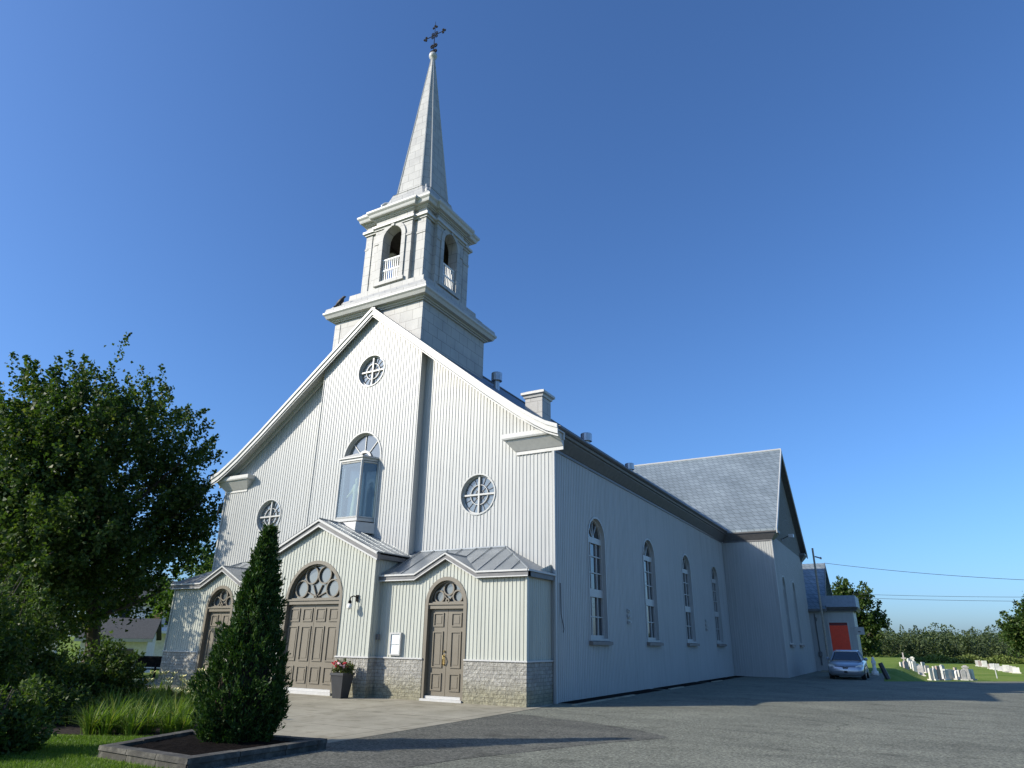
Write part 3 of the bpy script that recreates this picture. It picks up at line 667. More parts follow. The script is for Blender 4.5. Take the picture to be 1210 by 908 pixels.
# roof vents and chimney
def roof_vent(x, y, h, r, label=None):
    z = roofz(x); mb = MB(); mb.lathe((x, y, z), [(r*.55, -.3), (r*.55, h*.55)], 14); mb.lathe((x, y, z), [(r, h*.5), (r, h), (r*.9, h+.02)], 16)
    return mb.build('roof_vent', 'galvanised', church)
roof_vent(-5.0, 4.7, .72, .24); roof_vent(-1.6, 6.55, .64, .24); roof_vent(-1.3, 11.0, .55, .22)
cx_, cy_ = -1.95, 2.75; cz_ = roofz(cx_); mb = MB(); mb.box(cx_-.36, cx_+.36, cy_-.36, cy_+.36, cz_-.6, cz_+1.0); ch = mb.build('chimney', 'tower_metal', church)
sq = lambda x, y, h: [(x-h, y-h), (x+h, y-h), (x+h, y+h), (x-h, y+h)]
MB().sweep(sq(cx_, cy_, .362), [(0, cz_+.74), (.04, cz_+.75), (.06, cz_+.82), (.13, cz_+.87), (.13, cz_+.96), (0, cz_+1.02)], closed=True).box(cx_-.355, cx_+.355, cy_-.355, cy_+.355, cz_+.9, cz_+1.03).build('chimney_cap', 'trim_white', ch)

# steeple -----------------------------------------------------------
ty = 2.04; tx = m
mb = MB(); h = 2.28; mb.box(tx-h, tx+h, ty-h, ty+h, 12.22, 14.18)
mb.box(tx+h-.28, tx+h+.02, ty-h-.02, ty-h+.28, 12.2, 14.0); mb.box(tx-h-.02, tx-h+.28, ty-h-.02, ty-h+.28, 12.2, 14.0)
tb = mb.build('tower_block', 'tower_metal', church)
C1 = [(0, 14.12), (.05, 14.12), (.05, 14.17), (.12, 14.175), (.12, 14.24), (.28, 14.25), (.30, 14.29), (.34, 14.37), (.39, 14.42), (.40, 14.45), (.40, 14.51), (.36, 14.53), (0, 14.55)]
MB().sweep(sq(tx, ty, h+.022), C1, closed=True).build('cornice', 'trim_white', tb)
mb = MB()
def frust(z0, z1, h0, h1): mb.hexa([(x, y, z0) for x, y in sq(tx, ty, h0)], [(x, y, z1) for x, y in sq(tx, ty, h1)])
frust(14.5, 14.70, 2.66, 2.62); frust(14.70, 14.86, 2.52, 2.45); frust(14.86, 15.12, 2.30, 2.20); frust(15.12, 15.5, 2.0, 1.98)
mb.build('stepped_base', 'tower_metal', tb)
# belfry: four pierced faces
mbi = MB(); mb = MB(); core = 1.62; proj = .17; cw = 1.02; bz0, bz1 = 15.45, 19.15; AH = (0, .53, 15.86, 17.98, .60)
frames = []
for k in range(4):
    U = Vector((math.cos(k*math.pi/2), math.sin(k*math.pi/2), 0)); N = Vector((U.y, -U.x, 0))
    fo = Fr(Vector((tx, ty, 0))+N*core, U, N); fi = Fr(Vector((tx, ty, 0))+N*(core+proj), U, N); frames.append((fo, fi))
    ribwall(mb, fi, -cw, cw, bz0, lambda x: bz1, [hole_arch(*AH)], ribs=False)
    for a, b in ((-core, -cw), (cw, core)): ribwall(mb, fo, a, b, bz0, lambda x: bz1, ribs=False)
    for s in (-1, 1): ribwall(mb, Fr(fo.P(s*cw, 0, 0), N, U*s), 0, proj, bz0, lambda x: bz1, ribs=False)
    # corner pilaster strips proud of the recessed corners
    fo.box(mb, core-.40, core+.035, bz0, bz1, -.3, .05)
    # reveal and inner wall
    fi.ring(mb, arch(*AH), arch(0, .50, 15.87, 17.98, .57), -.43, .0)
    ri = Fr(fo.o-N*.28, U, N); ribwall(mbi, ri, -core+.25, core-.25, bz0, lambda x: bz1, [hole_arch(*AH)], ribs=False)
belf = mb.build('belfry', 'tower_metal', church, recalc=False)
mb = mbi; frust(15.46, 15.74, 1.40, 1.40); frust(18.72, 19.1, 1.35, 1.35); mb.build('shade_lining', 'belfry_wood_shade', belf, recalc=False)  # dark lining added so the shaded interior shows dark; ceiling is dark wood
mb = MB()
for fo, fi in frames:
    fi.ring(mb, arch(0, .72, 15.86, 17.98, .80), arch(0, .515, 15.85, 17.98, .585), -.05, .055); fi.box(mb, -.80, .80, 15.70, 15.858, -.05, .10)
    for a, b in ((-cw-.01, -.72), (.72, cw+.01)): fi.box(mb, a, b, 17.86, 17.96, -.01, .03)
    fo.box(mb, core-.42, core+.05, 17.86, 17.96, -.1, .075)
    fi.box(mb, -.08, .08, 18.55, 18.86, 0, .10)
mb.build('arch_trim', 'tower_metal', belf)
def cross_path(g):   # square with each side's middle pushed out, following the belfry plan (clockwise seen so that right is outward)
    pts = []
    for k in range(4):
        U = Vector((math.cos(k*math.pi/2), math.sin(k*math.pi/2), 0)); N = Vector((U.y, -U.x, 0)); c0 = Vector((tx, ty, 0))
        for u, d in ((-core-.05, core+.05), (-cw, core+.05), (-cw, core+proj+.0), (cw, core+proj+.0), (cw, core+.05)): pts.append((c0+U*u+N*d)[:2])
    return pts
mb = MB(); cp = cross_path(0)
mb.sweep(cp, [(0, 18.60), (.05, 18.60), (.05, 18.68), (.13, 18.685), (.13, 18.80), (.10, 18.83), (0, 18.84)], closed=True)
mb.sweep(cp, [(0, 19.10), (.05, 19.10), (.05, 19.14), (.11, 19.145), (.11, 19.21), (.24, 19.22), (.26, 19.26), (.29, 19.35), (.34, 19.41), (.36, 19.45), (.36, 19.53), (.32, 19.56), (-.2, 19.60), (-.2, 19.15)], closed=True)
mb.build('cornice', 'trim_white', belf)
for fo, fi in frames:
    mb = MB(); 
    for z in (15.95, 16.45, 16.98): fi.box(mb, -.51, .51, z-.03, z+.03, -.10, -.05)
    for k in range(9): u = -.44+k*.11; fi.box(mb, u-.016, u+.016, 15.93, 16.96, -.092, -.058)
    mb.build('railing', 'rail_white', belf)
# stepped cap and flared octagonal spire
mb = MB(); frust(19.50, 19.72, 1.92, 1.88); frust(19.72, 19.98, 1.72, 1.66)
def octo(a, b, z): return [(tx+x, ty+y, z) for x, y in ((-b, -a), (b, -a), (a, -b), (a, b), (b, a), (-b, a), (-a, b), (-a, -b))]
rings = [(1.52, 1.30, 19.98), (1.34, 1.08, 20.25), (1.22, .96, 20.55), (1.12, .84, 20.9), (1.12, .80, 20.92)]
rows = [octo(a, b, z) for a, b, z in rings]
for p, q_ in zip(rows, rows[1:]): mb.add(p+q_, [(i, (i+1) % 8, 8+(i+1) % 8, 8+i) for i in range(8)])
a0 = 1.0; rows = [octo(a0+.06, .72, 20.92), octo(a0+.06, .72, 21.0), octo(a0, .68, 21.02), octo(.56, .36, 25.4), octo(.085, .05, 30.0)]
for p, q_ in zip(rows, rows[1:]): mb.add(p+q_, [(i, (i+1) % 8, 8+(i+1) % 8, 8+i) for i in range(8)])
mb.add(octo(1.14, .82, 20.915)+octo(1.0, .7, 20.915), [(i, (i+1) % 8, 8+(i+1) % 8, 8+i) for i in range(8)])
spire = mb.build('spire', 'tower_metal', church, recalc=False)
mb = MB()
for i in range(8): mb.tube([rows[2][i], rows[3][i], rows[4][i]], [.045, .035, .02], 5)
mb.build('ridge_trim', 'trim_white', spire)
for sx, sy in ((-1, -1), (1, -1), (1, 1), (-1, 1)):
    mb = MB(); pts = []
    for d, z in ((1.12, 21.05), (1.16, 20.78), (1.28, 20.6), (1.42, 20.55), (1.52, 20.42), (1.5, 20.25), (1.42, 20.2)): pts.append((tx+sx*d*.84, ty+sy*d*.84, z))
    mb.tube(pts, [.04, .065, .07, .075, .085, .07, .04], 7); mb.build('scroll_bracket', 'trim_white', spire, smooth=True)
MB().lathe((tx, ty, 30.0), [(.09, -.1), (.10, .03), (.19, .10), (.22, .22), (.20, .34), (.10, .40), (0, .42)], 12).build('finial_ball', 'trim_white', spire, smooth=True)
mb = MB(); XF = Fr((tx, ty, 0), (1, 0, 0), (0, -1, 0)); zc = 31.72
mb.tube([(tx, ty, 30.4), (tx, ty, 32.7)], [.028, .010], 6); mb.tube([(tx-.58, ty, zc), (tx+.58, ty, zc)], .022, 6)
for u, z in ((-.56, zc), (.56, zc), (0, zc+.56)):
    d = Vector((u, z-zc)).normalized(); n_ = Vector((-d.y, d.x))
    for k in (-1, 0, 1):
        c_ = Vector((u, z))+d*(.10 if k == 0 else -.01)+n_*k*.10; XF.ring(mb, circ(c_.x, c_.y, .066, 10), circ(c_.x, c_.y, .03, 10), -.02, .02)
for a in (45, 135, 225, 315): XF.ring(mb, circ(.17*math.cos(R(a)), zc+.17*math.sin(R(a)), .085, 10), circ(.17*math.cos(R(a)), zc+.17*math.sin(R(a)), .05, 10), -.018, .018)
for s in (-1, 1):
    for z in (30.55, 30.95): XF.ring(mb, circ(s*.10, z, .12, 10), circ(s*.10, z, .06, 10), -.03, .03)
mb.build('cross', 'black_iron', spire)

# things on and in the church ---------------------------------------
bell = thing('bell', (tx+.1, ty, 15.75), 'dark bell hanging in the belfry behind the white railings', 'bell')
MB().lathe((tx+.1, ty, 16.2), [(.48, 0), (.44, .10), (.34, .4), (.28, .62), (.12, .72), (0, .74)], 18).build('bell_body', 'black_iron', bell, smooth=True)
mb = MB(); mb.box(tx-.75, tx+.85, ty-.08, ty+.08, 16.94, 17.1)
for s in (-.7, .85): mb.tube([(tx+s, ty, 17), (tx+s*1.2, ty-.3, 15.75)], .05, 6); mb.tube([(tx+s, ty, 17), (tx+s*1.2, ty+.3, 15.75)], .05, 6)
mb.tube([(tx+.85, ty-.45, 16.4), (tx+.85, ty, 17.0), (tx+.85, ty+.45, 16.4), (tx+.85, ty, 15.9), (tx+.85, ty-.45, 16.4)], .03, 6); mb.build('bell_frame', 'black_iron', bell)
st = thing('statue', (c, -BY-.2, zb0), 'slender pale gold statue standing inside the glazed bay window', 'statue')
mb = MB(); q = Vector((c+.08, -BY-.22, zb0))
mb.tube([q+Vector(p) for p in ((0, 0, .02), (0, 0, .06), (-.02, 0, .5), (0, 0, .85), (.0, 0, 1.10), (.01, 0, 1.26), (.015, 0, 1.32), (.015, 0, 1.38), (.015, 0, 1.47), (.015, 0, 1.53))], [.14, .15, .12, .10, .13, .12, .05, .075, .08, .03], 10)
for s in (-1, 1): mb.tube([q+Vector(p) for p in ((s*.11, 0, 1.22), (s*.17, -.05, 1.0), (s*.26, -.12, .85), (s*.30, -.14, .80))], [.05, .045, .035, .02], 6)
mb.build('figure', 'statue_paint', st, smooth=True); MB().box(q.x-.2, q.x+.2, q.y-.18, q.y+.18, zb0, zb0+.05).build('pedestal', 'frame_white', st)
crow = thing('crow', (-9.75, -.45, 14.7), 'black crow perched on the ledge at the foot of the belfry', 'bird')
mb = MB(); q = Vector((-9.75, -.45, 14.7))
mb.tube([q+Vector(p) for p in ((-.34, .0, .13), (-.22, 0, .17), (-.12, 0, .22), (.0, 0, .28), (.09, 0, .36), (.13, 0, .43), (.17, 0, .47), (.23, 0, .47), (.31, 0, .455))], [.035, .04, .085, .11, .10, .06, .06, .045, .006], 10)
for s in (-1, 1): mb.tube([q+Vector(p) for p in ((.0, s*.04, .2), (.01, s*.04, .1), (.0, s*.04, .01), (.05, s*.04, .005))], [.02, .012, .01, .006], 5)
mb.build('crow_body', 'crow_black', crow, smooth=True)

# ------------------------------------------------------------------ annex (sacristy)
ax = thing('sacristy', (3.5, 36, 0), 'white clad rear annex with grey roof, red door and flat canopy', 'annex')
AY, AX1, AYR = 36.25, 3.62, 40.2; ZE, ZRg = 4.2, 7.75
mb = MB(); mb.box(-9, AX1, AY, 44, 0, ZE); mb.poly([(AX1, AY, ZE), (AX1, 2*AYR-AY, ZE), (AX1, AYR, ZRg-.1)]); mb.box(AX1, 5.72, AY+.35, AY+3.6, 0, 4.05); mb.build('wall', 'siding_white', ax)
mb = MB(); AP = [(AY-.35, ZE-.05), (AYR, ZRg), (2*AYR-AY+.35, ZE-.05)]
slab(mb, AP[:2], lambda a, t_, z: (t_, a, z), -9, AX1+.42); slab(mb, AP[1:], lambda a, t_, z: (t_, a, z), -9, AX1+.42); mb.build('roof', 'roof_shingle', ax)
mb = MB(); slab(mb, [(a, z+.03) for a, z in AP], lambda a, t_, z: (t_, a, z), AX1+.423, AX1+.47, .25); mb.box(-9, AX1+.42, AY-.36, AY-.30, ZE-.22, ZE-.06); mb.build('trim', 'trim_grey', ax)
mb = MB(); mb.box(AX1+.05, 6.02, AY-.1, AY+3.9, 4.28, 5.05); ca = mb.build('canopy', 'canopy_metal', ax)
mb = MB(); mb.sweep([(AX1+.06, AY+.2), (5.92, AY+.2), (5.92, AY+3.8)], [(0, 4.0), (.04, 4.0), (.08, 4.1), (.16, 4.18), (.18, 4.275), (0, 4.275)]); mb.box(AX1+.06, 5.9, AY+.2, AY+3.7, 4.06, 4.27); mb.build('canopy_trim', 'trim_grey', ca)
DF = Fr((0, AY+.35, 0), (1, 0, 0), (0, -1, 0)); mb = MB(); DF.box(mb, 4.06, 5.24, .15, 3.05, 0, .05)
for k in range(2):
    for z0_, z1_ in ((.3, 1.1), (1.3, 2.9)): DF.ring(mb, [(4.14+k*.55, z0_), (4.60+k*.55, z0_), (4.60+k*.55, z1_), (4.14+k*.55, z1_)], [(4.18+k*.55, z0_+.04), (4.56+k*.55, z0_+.04), (4.56+k*.55, z1_-.04), (4.18+k*.55, z1_-.04)], .05, .07)
rd = mb.build('door', 'red_paint', ax); rd['label'] = 'bright red double door'
mb = MB(); DF.box(mb, 4.06, 5.24, 3.06, 3.24, 0, .05); mb.build('transom', 'red_dark', rd)
mb = MB(); DF.ring(mb, [(3.96, .1), (5.34, .1), (5.34, 3.34), (3.96, 3.34)], [(4.06, .15), (5.24, .15), (5.24, 3.245), (4.06, 3.245)], -.02, .06); mb.build('frame', 'frame_white', rd)
mb = MB(); DF.box(mb, 4.60, 4.64, 1.1, 1.35, .07, .12); mb.build('handle', 'black_iron', rd)
mb = MB(); DF.box(mb, 5.66, 6.25, 2.45, 2.90, .02, .08); DF.box(mb, 5.5, 6.25, 2.90, 2.94, .0, .09); mb.build('hanging_sign', 'frame_white', ax)
mb = MB(); DF.box(mb, 5.84, 6.02, 2.6, 2.68, .08, .09); mb.build('sign_mark', 'trim_grey', ax)
mb = MB(); mb.tube([(3.22, AY-.06, 3.85), (3.24, AY-.06, 1.25)], .045, 6); mb.tube([(3.22, AY-.06, 3.6), (3.35, AY-.1, 3.5), (3.3, AY-.08, 3.35)], .03, 6); mb.lathe((3.26, AY-.1, .95), [(.06, 0), (.13, .05), (.13, .3), (.06, .36)], 10); mb.box(3.2, 3.3, AY-.1, AY-.02, .4, .98); mb.build('electric_meter', 'trim_grey', ax)
# steps / small slab in front
tag(MB().box(3.3, 3.95, 34.6, 35.4, 0, .12).build('concrete_slab', 'concrete'), 'small pale concrete slab at the foot of the annex wall', 'slab')

# utility pole and wires
up_ = thing('utility_pole', (3.75, 35.4, 0), 'weathered wooden pole rising in front of the rear annex', 'pole')
MB().tube([(3.78, 35.55, 0), (3.80, 35.5, 8.35)], [.085, .065], 10).build('pole', 'old_wood', up_)
mb = MB(); mb.tube([(3.88, 35.5, 7.75), (4.25, 35.6, 7.62)], .05, 6); mb.lathe((4.25, 35.6, 7.55), [(.06, 0), (.08, .08), (.04, .16)], 8); mb.build('insulator', 'galvanised', up_)
def wire(p0, p1, sag, lab, r=.014):
    p0, p1 = Vector(p0), Vector(p1); mb = MB(); mb.tube([p0.lerp(p1, k/20)-Vector((0, 0, sag*4*(k/20)*(1-k/20))) for k in range(21)], r, 5)
    tag(mb.build('overhead_wire', 'wire'), lab, 'wire', 'overhead wires behind the church')
wire((4.02, 41.2, 7.85), (24, 43, 5.9), .35, 'upper overhead wire running right from the wooden pole', .017)
wire((5.2, 48, 5.9), (28, 52, 5.6), .18, 'middle faint overhead wire above the distant wood')
wire((5.0, 46, 5.5), (28, 49, 5.1), .18, 'lowest faint overhead wire above the distant wood')
wire((-W-.02, .1, 6.35), (-44, 14, 6.6), .3, 'overhead wire reaching the left corner of the church front')

# ------------------------------------------------------------------ car
car = thing('parked_car', (5.72, 25.6, 0), 'silver compact sedan parked facing forward by the red door', 'car')
def loft(mb, secs):
    n = len(secs[0]); vs = [p for s_ in secs for p in s_]
    fs = [(i*n+k, i*n+(k+1) % n, (i+1)*n+(k+1) % n, (i+1)*n+k) for i in range(len(secs)-1) for k in range(n)]
    fs += [tuple(range(n))[::-1], tuple(range((len(secs)-1)*n, len(secs)*n))]; mb.add(vs, fs)
K = Vector((5.72, 25.6, 0))
def sec(y, w, zb_, zt): 
    h_ = [(w*.86, zb_), (w, zb_+.12), (w*1.0, .55*zt+.1), (w*.97, zt-.07), (w*.86, zt-.015), (w*.45, zt+.012)]
    return [K+Vector((x, y, z)) for x, z in h_]+[K+Vector((-x, y, z)) for x, z in h_[::-1]]
mb = MB(); loft(mb, [sec(-2.28, .58, .30, .60), sec(-2.22, .74, .24, .67), sec(-2.05, .83, .20, .74), sec(-1.6, .87, .2, .83), sec(-.95, .88, .2, .93), sec(-.2, .88, .2, .95), sec(.9, .88, .2, .96), sec(1.6, .87, .2, .99), sec(2.1, .83, .24, .97), sec(2.26, .74, .32, .86)])
body = mb.build('body', 'car_silver', car, smooth=True)
def csec(y, w, z0_, z1_, w1): return [K+Vector(p) for p in ((w, y, z0_), (w1, y, z1_-.05), (w1-.10, y, z1_), (-w1+.10, y, z1_), (-w1, y, z1_-.05), (-w, y, z0_))]
mb = MB(); loft(mb, [csec(-1.0, .76, .90, .95, .74), csec(-.25, .76, .92, 1.40, .60), csec(.35, .76, .93, 1.455, .60), csec(.95, .76, .93, 1.41, .59), csec(1.75, .74, .94, 1.0, .70)]); mb.build('cabin_glass', 'car_glass', body, smooth=False)
mb = MB(); loft(mb, [[K+Vector(p) for p in ((w1, y, z-.02), (w1-.09, y, z+.02), (-w1+.09, y, z+.02), (-w1, y, z-.02))] for y, w1, z in ((-.28, .60, 1.385), (.0, .61, 1.44), (.4, .61, 1.46), (.98, .60, 1.41))])
for s in (-1, 1):
    mb.tube([K+Vector((s*.76, -1.0, .93)), K+Vector((s*.59, -.26, 1.39))], .035, 6); mb.tube([K+Vector((s*.59, .98, 1.40)), K+Vector((s*.72, 1.75, .98))], .045, 6); mb.tube([K+Vector((s*.76, .32, .95)), K+Vector((s*.615, .35, 1.42))], .03, 6)
mb.build('roof_panel', 'car_silver', body)
for s in (-1, 1): MB().lathe(K+Vector((s*.95, -.62, .93)), [(.0, 0), (.09, .02), (.10, .1), (.06, .16), (0, .17)], 8).build('mirror', 'car_silver', body)
mb = MB(); loft(mb, [[K+Vector((x, -2.292+abs(x)*.10, z)) for z in (.54, .66)]+[K+Vector((x, -2.2+abs(x)*.1, z)) for z in (.66, .54)] for x in (-.52, -.25, 0, .25, .52)]); gr_ = mb.build('grille', 'black_plastic', body)
mb = MB(); mb.tube([K+Vector((.07*math.cos(a*math.pi/6), -2.30, .60+.04*math.sin(a*math.pi/6))) for a in range(13)], .009, 5); mb.build('emblem', 'galvanised', gr_)
mb = MB(); loft(mb, [[K+Vector((x, -2.29+abs(x)*.12, z)) for z in (.33, .44)]+[K+Vector((x, -2.16+abs(x)*.1, z)) for z in (.44, .33)] for x in (-.62, -.3, 0, .3, .62)]); mb.build('bumper_intake', 'black_plastic', body)
for s in (-1, 1):
    mb = MB(); loft(mb, [[K+Vector((s*x, y, z)) for z in (z0_, z1_)]+[K+Vector((s*x, y+.1, z)) for z in (z1_, z0_)] for x, y, z0_, z1_ in ((.50, -2.25, .59, .68), (.62, -2.22, .58, .72), (.76, -2.14, .60, .75), (.85, -1.95, .66, .77))]); mb.build('headlight', 'lamp_glass', body)
for sx in (-1, 1):
    for y in (-1.38, 1.32):
        mb = MB(); mb.tube([K+Vector((sx*.66, y, .31)), K+Vector((sx*.885, y, .31))], .31, 18); w_ = mb.build('wheel', 'tyre', car)
        mb = MB(); mb.tube([K+Vector((sx*.87, y, .31)), K+Vector((sx*.893, y, .31))], .2, 14); mb.build('rim', 'galvanised', w_)

# ------------------------------------------------------------------ cemetery
rs = random.Random(5)
def headstone(kind, x, y, h, lab, w=.55, rz=None, mat='grave_stone'):
    rz = rs.uniform(-.15, .25) if rz is None else rz
    t_ = thing('headstone', (x, y, -1), lab, 'headstone', 'headstones in the cemetery')
    U = Vector((math.cos(rz), math.sin(rz), 0)); N = Vector((U.y, -U.x, 0)); f = Fr((x, y, -1), U, N); mb = MB()
    if kind == 'slab': f.prism(mb, [(-w/2, .12), (-w/2, h), (w/2, h), (w/2, .12)], -.08, .08)
    elif kind == 'round': f.prism(mb, arch(0, w/2, .12, h-.22, .22, 10), -.08, .08)
    elif kind == 'point': f.prism(mb, [(-w/2, .12), (-w/2, h-.2), (0, h), (w/2, h-.2), (w/2, .12)], -.09, .09)
    elif kind == 'tall': mb.hexa([f.P(a*.22, .12, b*.2) for a, b in ((-1, -1), (1, -1), (1, 1), (-1, 1))], [f.P(a*.16, h-.2, b*.15) for a, b in ((-1, -1), (1, -1), (1, 1), (-1, 1))]); f.box(mb, -.23, .23, h-.2, h-.1, -.2, .2); f.box(mb, -.12, .12, h-.1, h, -.12, .12)
    elif kind == 'cross': f.box(mb, -.07, .07, .12, h, -.06, .06); f.box(mb, -.26, .26, h*.66, h*.66+.13, -.055, .055)
    mb.build('stone', mat, t_); mb = MB(); f.box(mb, -w/2-.1, w/2+.1, 0, .118, -.2, .2); mb.build('plinth', mat, t_)
LF = 'upright pale headstone in the close packed row nearest the parking lot'
front = [(10.0, 55.3, 1.0, 'slab'), (10.3, 55.5, 1.0, 'round'), (10.6, 55.9, 1.15, 'slab'), (10.9, 56.7, 1.2, 'cross'), (11.2, 57.0, .9, 'round'), (11.5, 58.5, .88, 'slab'), (11.8, 59.5, .8, 'slab'), (12.1, 58.5, .8, 'round'), (12.3, 58.1, .86, 'slab'), (12.55, 57.8, .95, 'point'), (12.8, 58.0, 1.25, 'tall'), (13.0, 58.3, .95, 'slab'), (13.25, 58.5, .92, 'slab'),
         (10.7, 60.4, 1.1, 'slab'), (11.1, 61.5, 1.2, 'round'), (12.2, 63.0, .95, 'slab'), (10.45, 58.2, 1.1, 'slab'), (11.0, 58.9, 1.0, 'round')]
for x, y, h, k in front:
    lab = {'cross': 'white cross headstone in the packed row nearest the parking lot', 'tall': 'tall capped pedestal headstone near the right end of the nearest row', 'point': 'pointed top headstone in the row nearest the parking lot'}.get(k, LF+(' with a rounded top' if k == 'round' else ' with a square top'))
    headstone(k, x, y, h, lab, rs.uniform(.3, .5) if k != 'tall' else .55, rz=rs.uniform(.0, .25)+(.75 if k in ('slab', 'round') else 0), mat='granite_white' if k == 'cross' else 'grave_stone')
back = [(7.75, 84.0, 2.1, 'cross'), (7.8, 63.7, 1.3, 'slab'), (8.1, 62.9, 1.45, 'round'), (8.4, 77.7, 1.4, 'slab'), (8.7, 78.0, 1.7, 'tall'), (8.8, 69.9, 1.3, 'slab'), (9.1, 70.2, 1.1, 'round'), (9.3, 65.3, 1.1, 'point'), (9.7, 80.3, 1.1, 'slab'), (10.0, 76.6, .8, 'slab'), (8.6, 72, 1.3, 'slab'), (8.3, 79.0, 1.5, 'round')]
LB = 'grey headstone in the left cluster of graves beyond the leaning post'
for x, y, h, k in back:
    lab = {'cross': 'tall slim cross at the left end of the graves', 'tall': 'tall capped pedestal headstone in the left cluster of graves', 'point': 'pointed top headstone in the left cluster of graves'}.get(k, LB+(', rounded top' if k == 'round' else ', square top'))
    headstone(k, x, y, h, lab, rs.uniform(.4, .6), rz=rs.uniform(0, .3)+(.6 if k in ('slab', 'round') else 0))
for x, y, h in [(18.0, 124, .9), (18.2, 121, .85), (18.4, 117, .95), (18.4, 104.0, .75), (18.6, 100.8, .8), (18.9, 92.1, .8), (19.0, 90.0, .75), (19.2, 88.2, .72), (19.3, 86.2, .66), (18.7, 96, .6), (18.5, 108, .6)]:
    headstone('slab', x, y, h, 'small low headstone in the farthest row at the right, before the wood', .7, rz=rs.uniform(-.1, .3))
lp = tag(MB().tube([(7.55, 26.3, 0), (7.28, 26.35, .82)], [.13, .12], 10).build('leaning_post', 'black_plastic'), 'short dark thick post leaning left at the edge of the grass', 'post')
tag(MB().tube([(7.45, 27.4, 0), (7.43, 27.4, .5)], .03, 6).build('marker_stake', 'old_wood'), 'thin low stake beside the leaning dark post', 'stake')
tag(MB().tube([(15.64, 65.7, -1), (15.62, 65.7, .35)], .05, 8).build('white_post', 'frame_white'), 'slim white post alone in the grass at the right', 'post')
gd = thing('garden_statue', (6.72, 31.5, 0), 'small white ornament standing on the grass behind the silver car', 'ornament')
MB().lathe((6.72, 31.5, 0), [(.2, 0), (.2, .25), (.11, .3), (.10, .6), (.14, .8), (.08, .9), (.09, .97), (.05, 1.06), (0, 1.07)], 10).build('figure', 'granite_white', gd, smooth=True)

# ------------------------------------------------------------------ trees
def broad_tree(name, base, H, rx, zc, rz, ntw, per, leaf, mat, label, group=None, trunk_r=.25, clear=2.4, limbs=11, spiky=.5, seed=1, lean=(0, 0), twl=(.7, 1.5), spread=.2):
    global rng
    rng = np.random.default_rng(seed); rr = random.Random(seed)
    t_ = thing(name, base, label, 'tree', group); B = Vector(base); mb = MB(); C_ = np.array([base[0]+lean[0], base[1]+lean[1], base[2]+zc])
    tops = []
    mb.tube([B+Vector((0, 0, -.2)), B+Vector((.02, .05, .4)), B+Vector((.06, 0, clear)), B+Vector((lean[0]*.5, lean[1]*.5, zc)), B+Vector((lean[0], lean[1], zc+rz*.75))], [trunk_r*1.5, trunk_r*1.1, trunk_r*.9, trunk_r*.45, .03], 9)
    for k in range(limbs):
        a = 2*math.pi*k/limbs+rr.uniform(-.3, .3); z0_ = clear*.9+rr.random()*(zc-clear)*.9; e_ = rr.uniform(.2, 1.1); rl = rx*rr.uniform(.65, .95)
        p0 = B+Vector((lean[0]*.4*(z0_/zc), lean[1]*.4*(z0_/zc), z0_)); d = Vector((math.cos(a)*math.cos(e_), math.sin(a)*math.cos(e_), math.sin(e_)))
        p1 = p0+d*rl*.5+Vector((0, 0, .2)); p2 = p0+d*rl*.95+Vector((0, 0, .6))
        mb.tube([p0, p1, p2], [trunk_r*.42, trunk_r*.24, .03], 6); tops.append((p1, p2))
        for j in range(3):
            q_ = p1.lerp(p2, rr.random()*.8); mb.tube([q_, q_+Vector((rr.uniform(-1, 1), rr.uniform(-1, 1), rr.uniform(.1, 1)))*rx*.22], [trunk_r*.12, .012], 5)
    mb.build('trunk', 'bark', t_)
    # clumps: lobes over the ellipsoid, twigs grouped in lobes so that gaps and dark hollows form
    nl = 46; ld = unit(rng.normal(size=(nl, 3))); lr = rng.uniform(.45, .95, (nl, 1)); lobes = C_+ld*lr*np.array([rx, rx, rz]); ls = rng.uniform(.16, .30, nl)*rx
    k = rng.integers(0, nl, ntw); p = lobes[k]+rng.normal(size=(ntw, 3))*ls[k][:, None]*np.array([.8, .8, .75])
    rel = (p-C_)/np.array([rx, rx, rz]); out = unit(rel+rng.normal(size=(ntw, 3))*.25)
    d = unit(out*np.array([1, 1, .5])+np.array([0, 0, spiky])+rng.normal(size=(ntw, 3))*.25)
    L_ = rng.uniform(twl[0], twl[1], (ntw, 1)); rad = np.linalg.norm(rel, axis=1); ok = rad < 1.12; p, d, L_ = p[ok], d[ok], L_[ok]
    P_, A_ = twig_leaves(p, p+d*L_, per, spread); keep = P_[:, 2] > base[2]+clear*.72; P_, A_ = P_[keep], A_[keep]
    leaves_mesh('crown', P_, A_, rng.uniform(.75, 1.25, len(P_))*leaf, rng.uniform(.6, 1.0, len(P_))*leaf, mat, t_)
    return t_
broad_tree('maple_tree', (-23.6, .4, 0), 14, 5.35, 7.35, 6.8, 1800, 56, .18, 'maple_leaf', 'largest dark maple tree with a ragged crown left of the church', trunk_r=.34, clear=1.1, limbs=15, spiky=.85, seed=11, lean=(-1.1, -1.6), twl=(.7, 1.7), spread=.20)
broad_tree('maple_tree', (-21.2, -5.4, 0), 9, 3.3, 4.1, 3.5, 360, 46, .17, 'shrub_leaf', 'smaller leafier tree in front of the large maple at the left edge', trunk_r=.2, clear=1.3, limbs=12, spiky=.7, seed=12, twl=(.6, 1.4), spread=.2)
broad_tree('garden_tree', (-39.5, 16.6, -.9), 9, 2.6, 6.0, 2.7, 150, 40, .28, 'bright_leaf', 'small green tree far behind the left porch', trunk_r=.18, seed=4, clear=2.5, spread=.25)
broad_tree('maple_tree', (-.3, 131, -1), 13.5, 4.9, 7.2, 6.6, 520, 48, .46, 'maple_leaf', 'mid green tree with an open top behind the rear annex', trunk_r=.4, seed=9, clear=1.2, spread=.42, twl=(.9, 2.2))
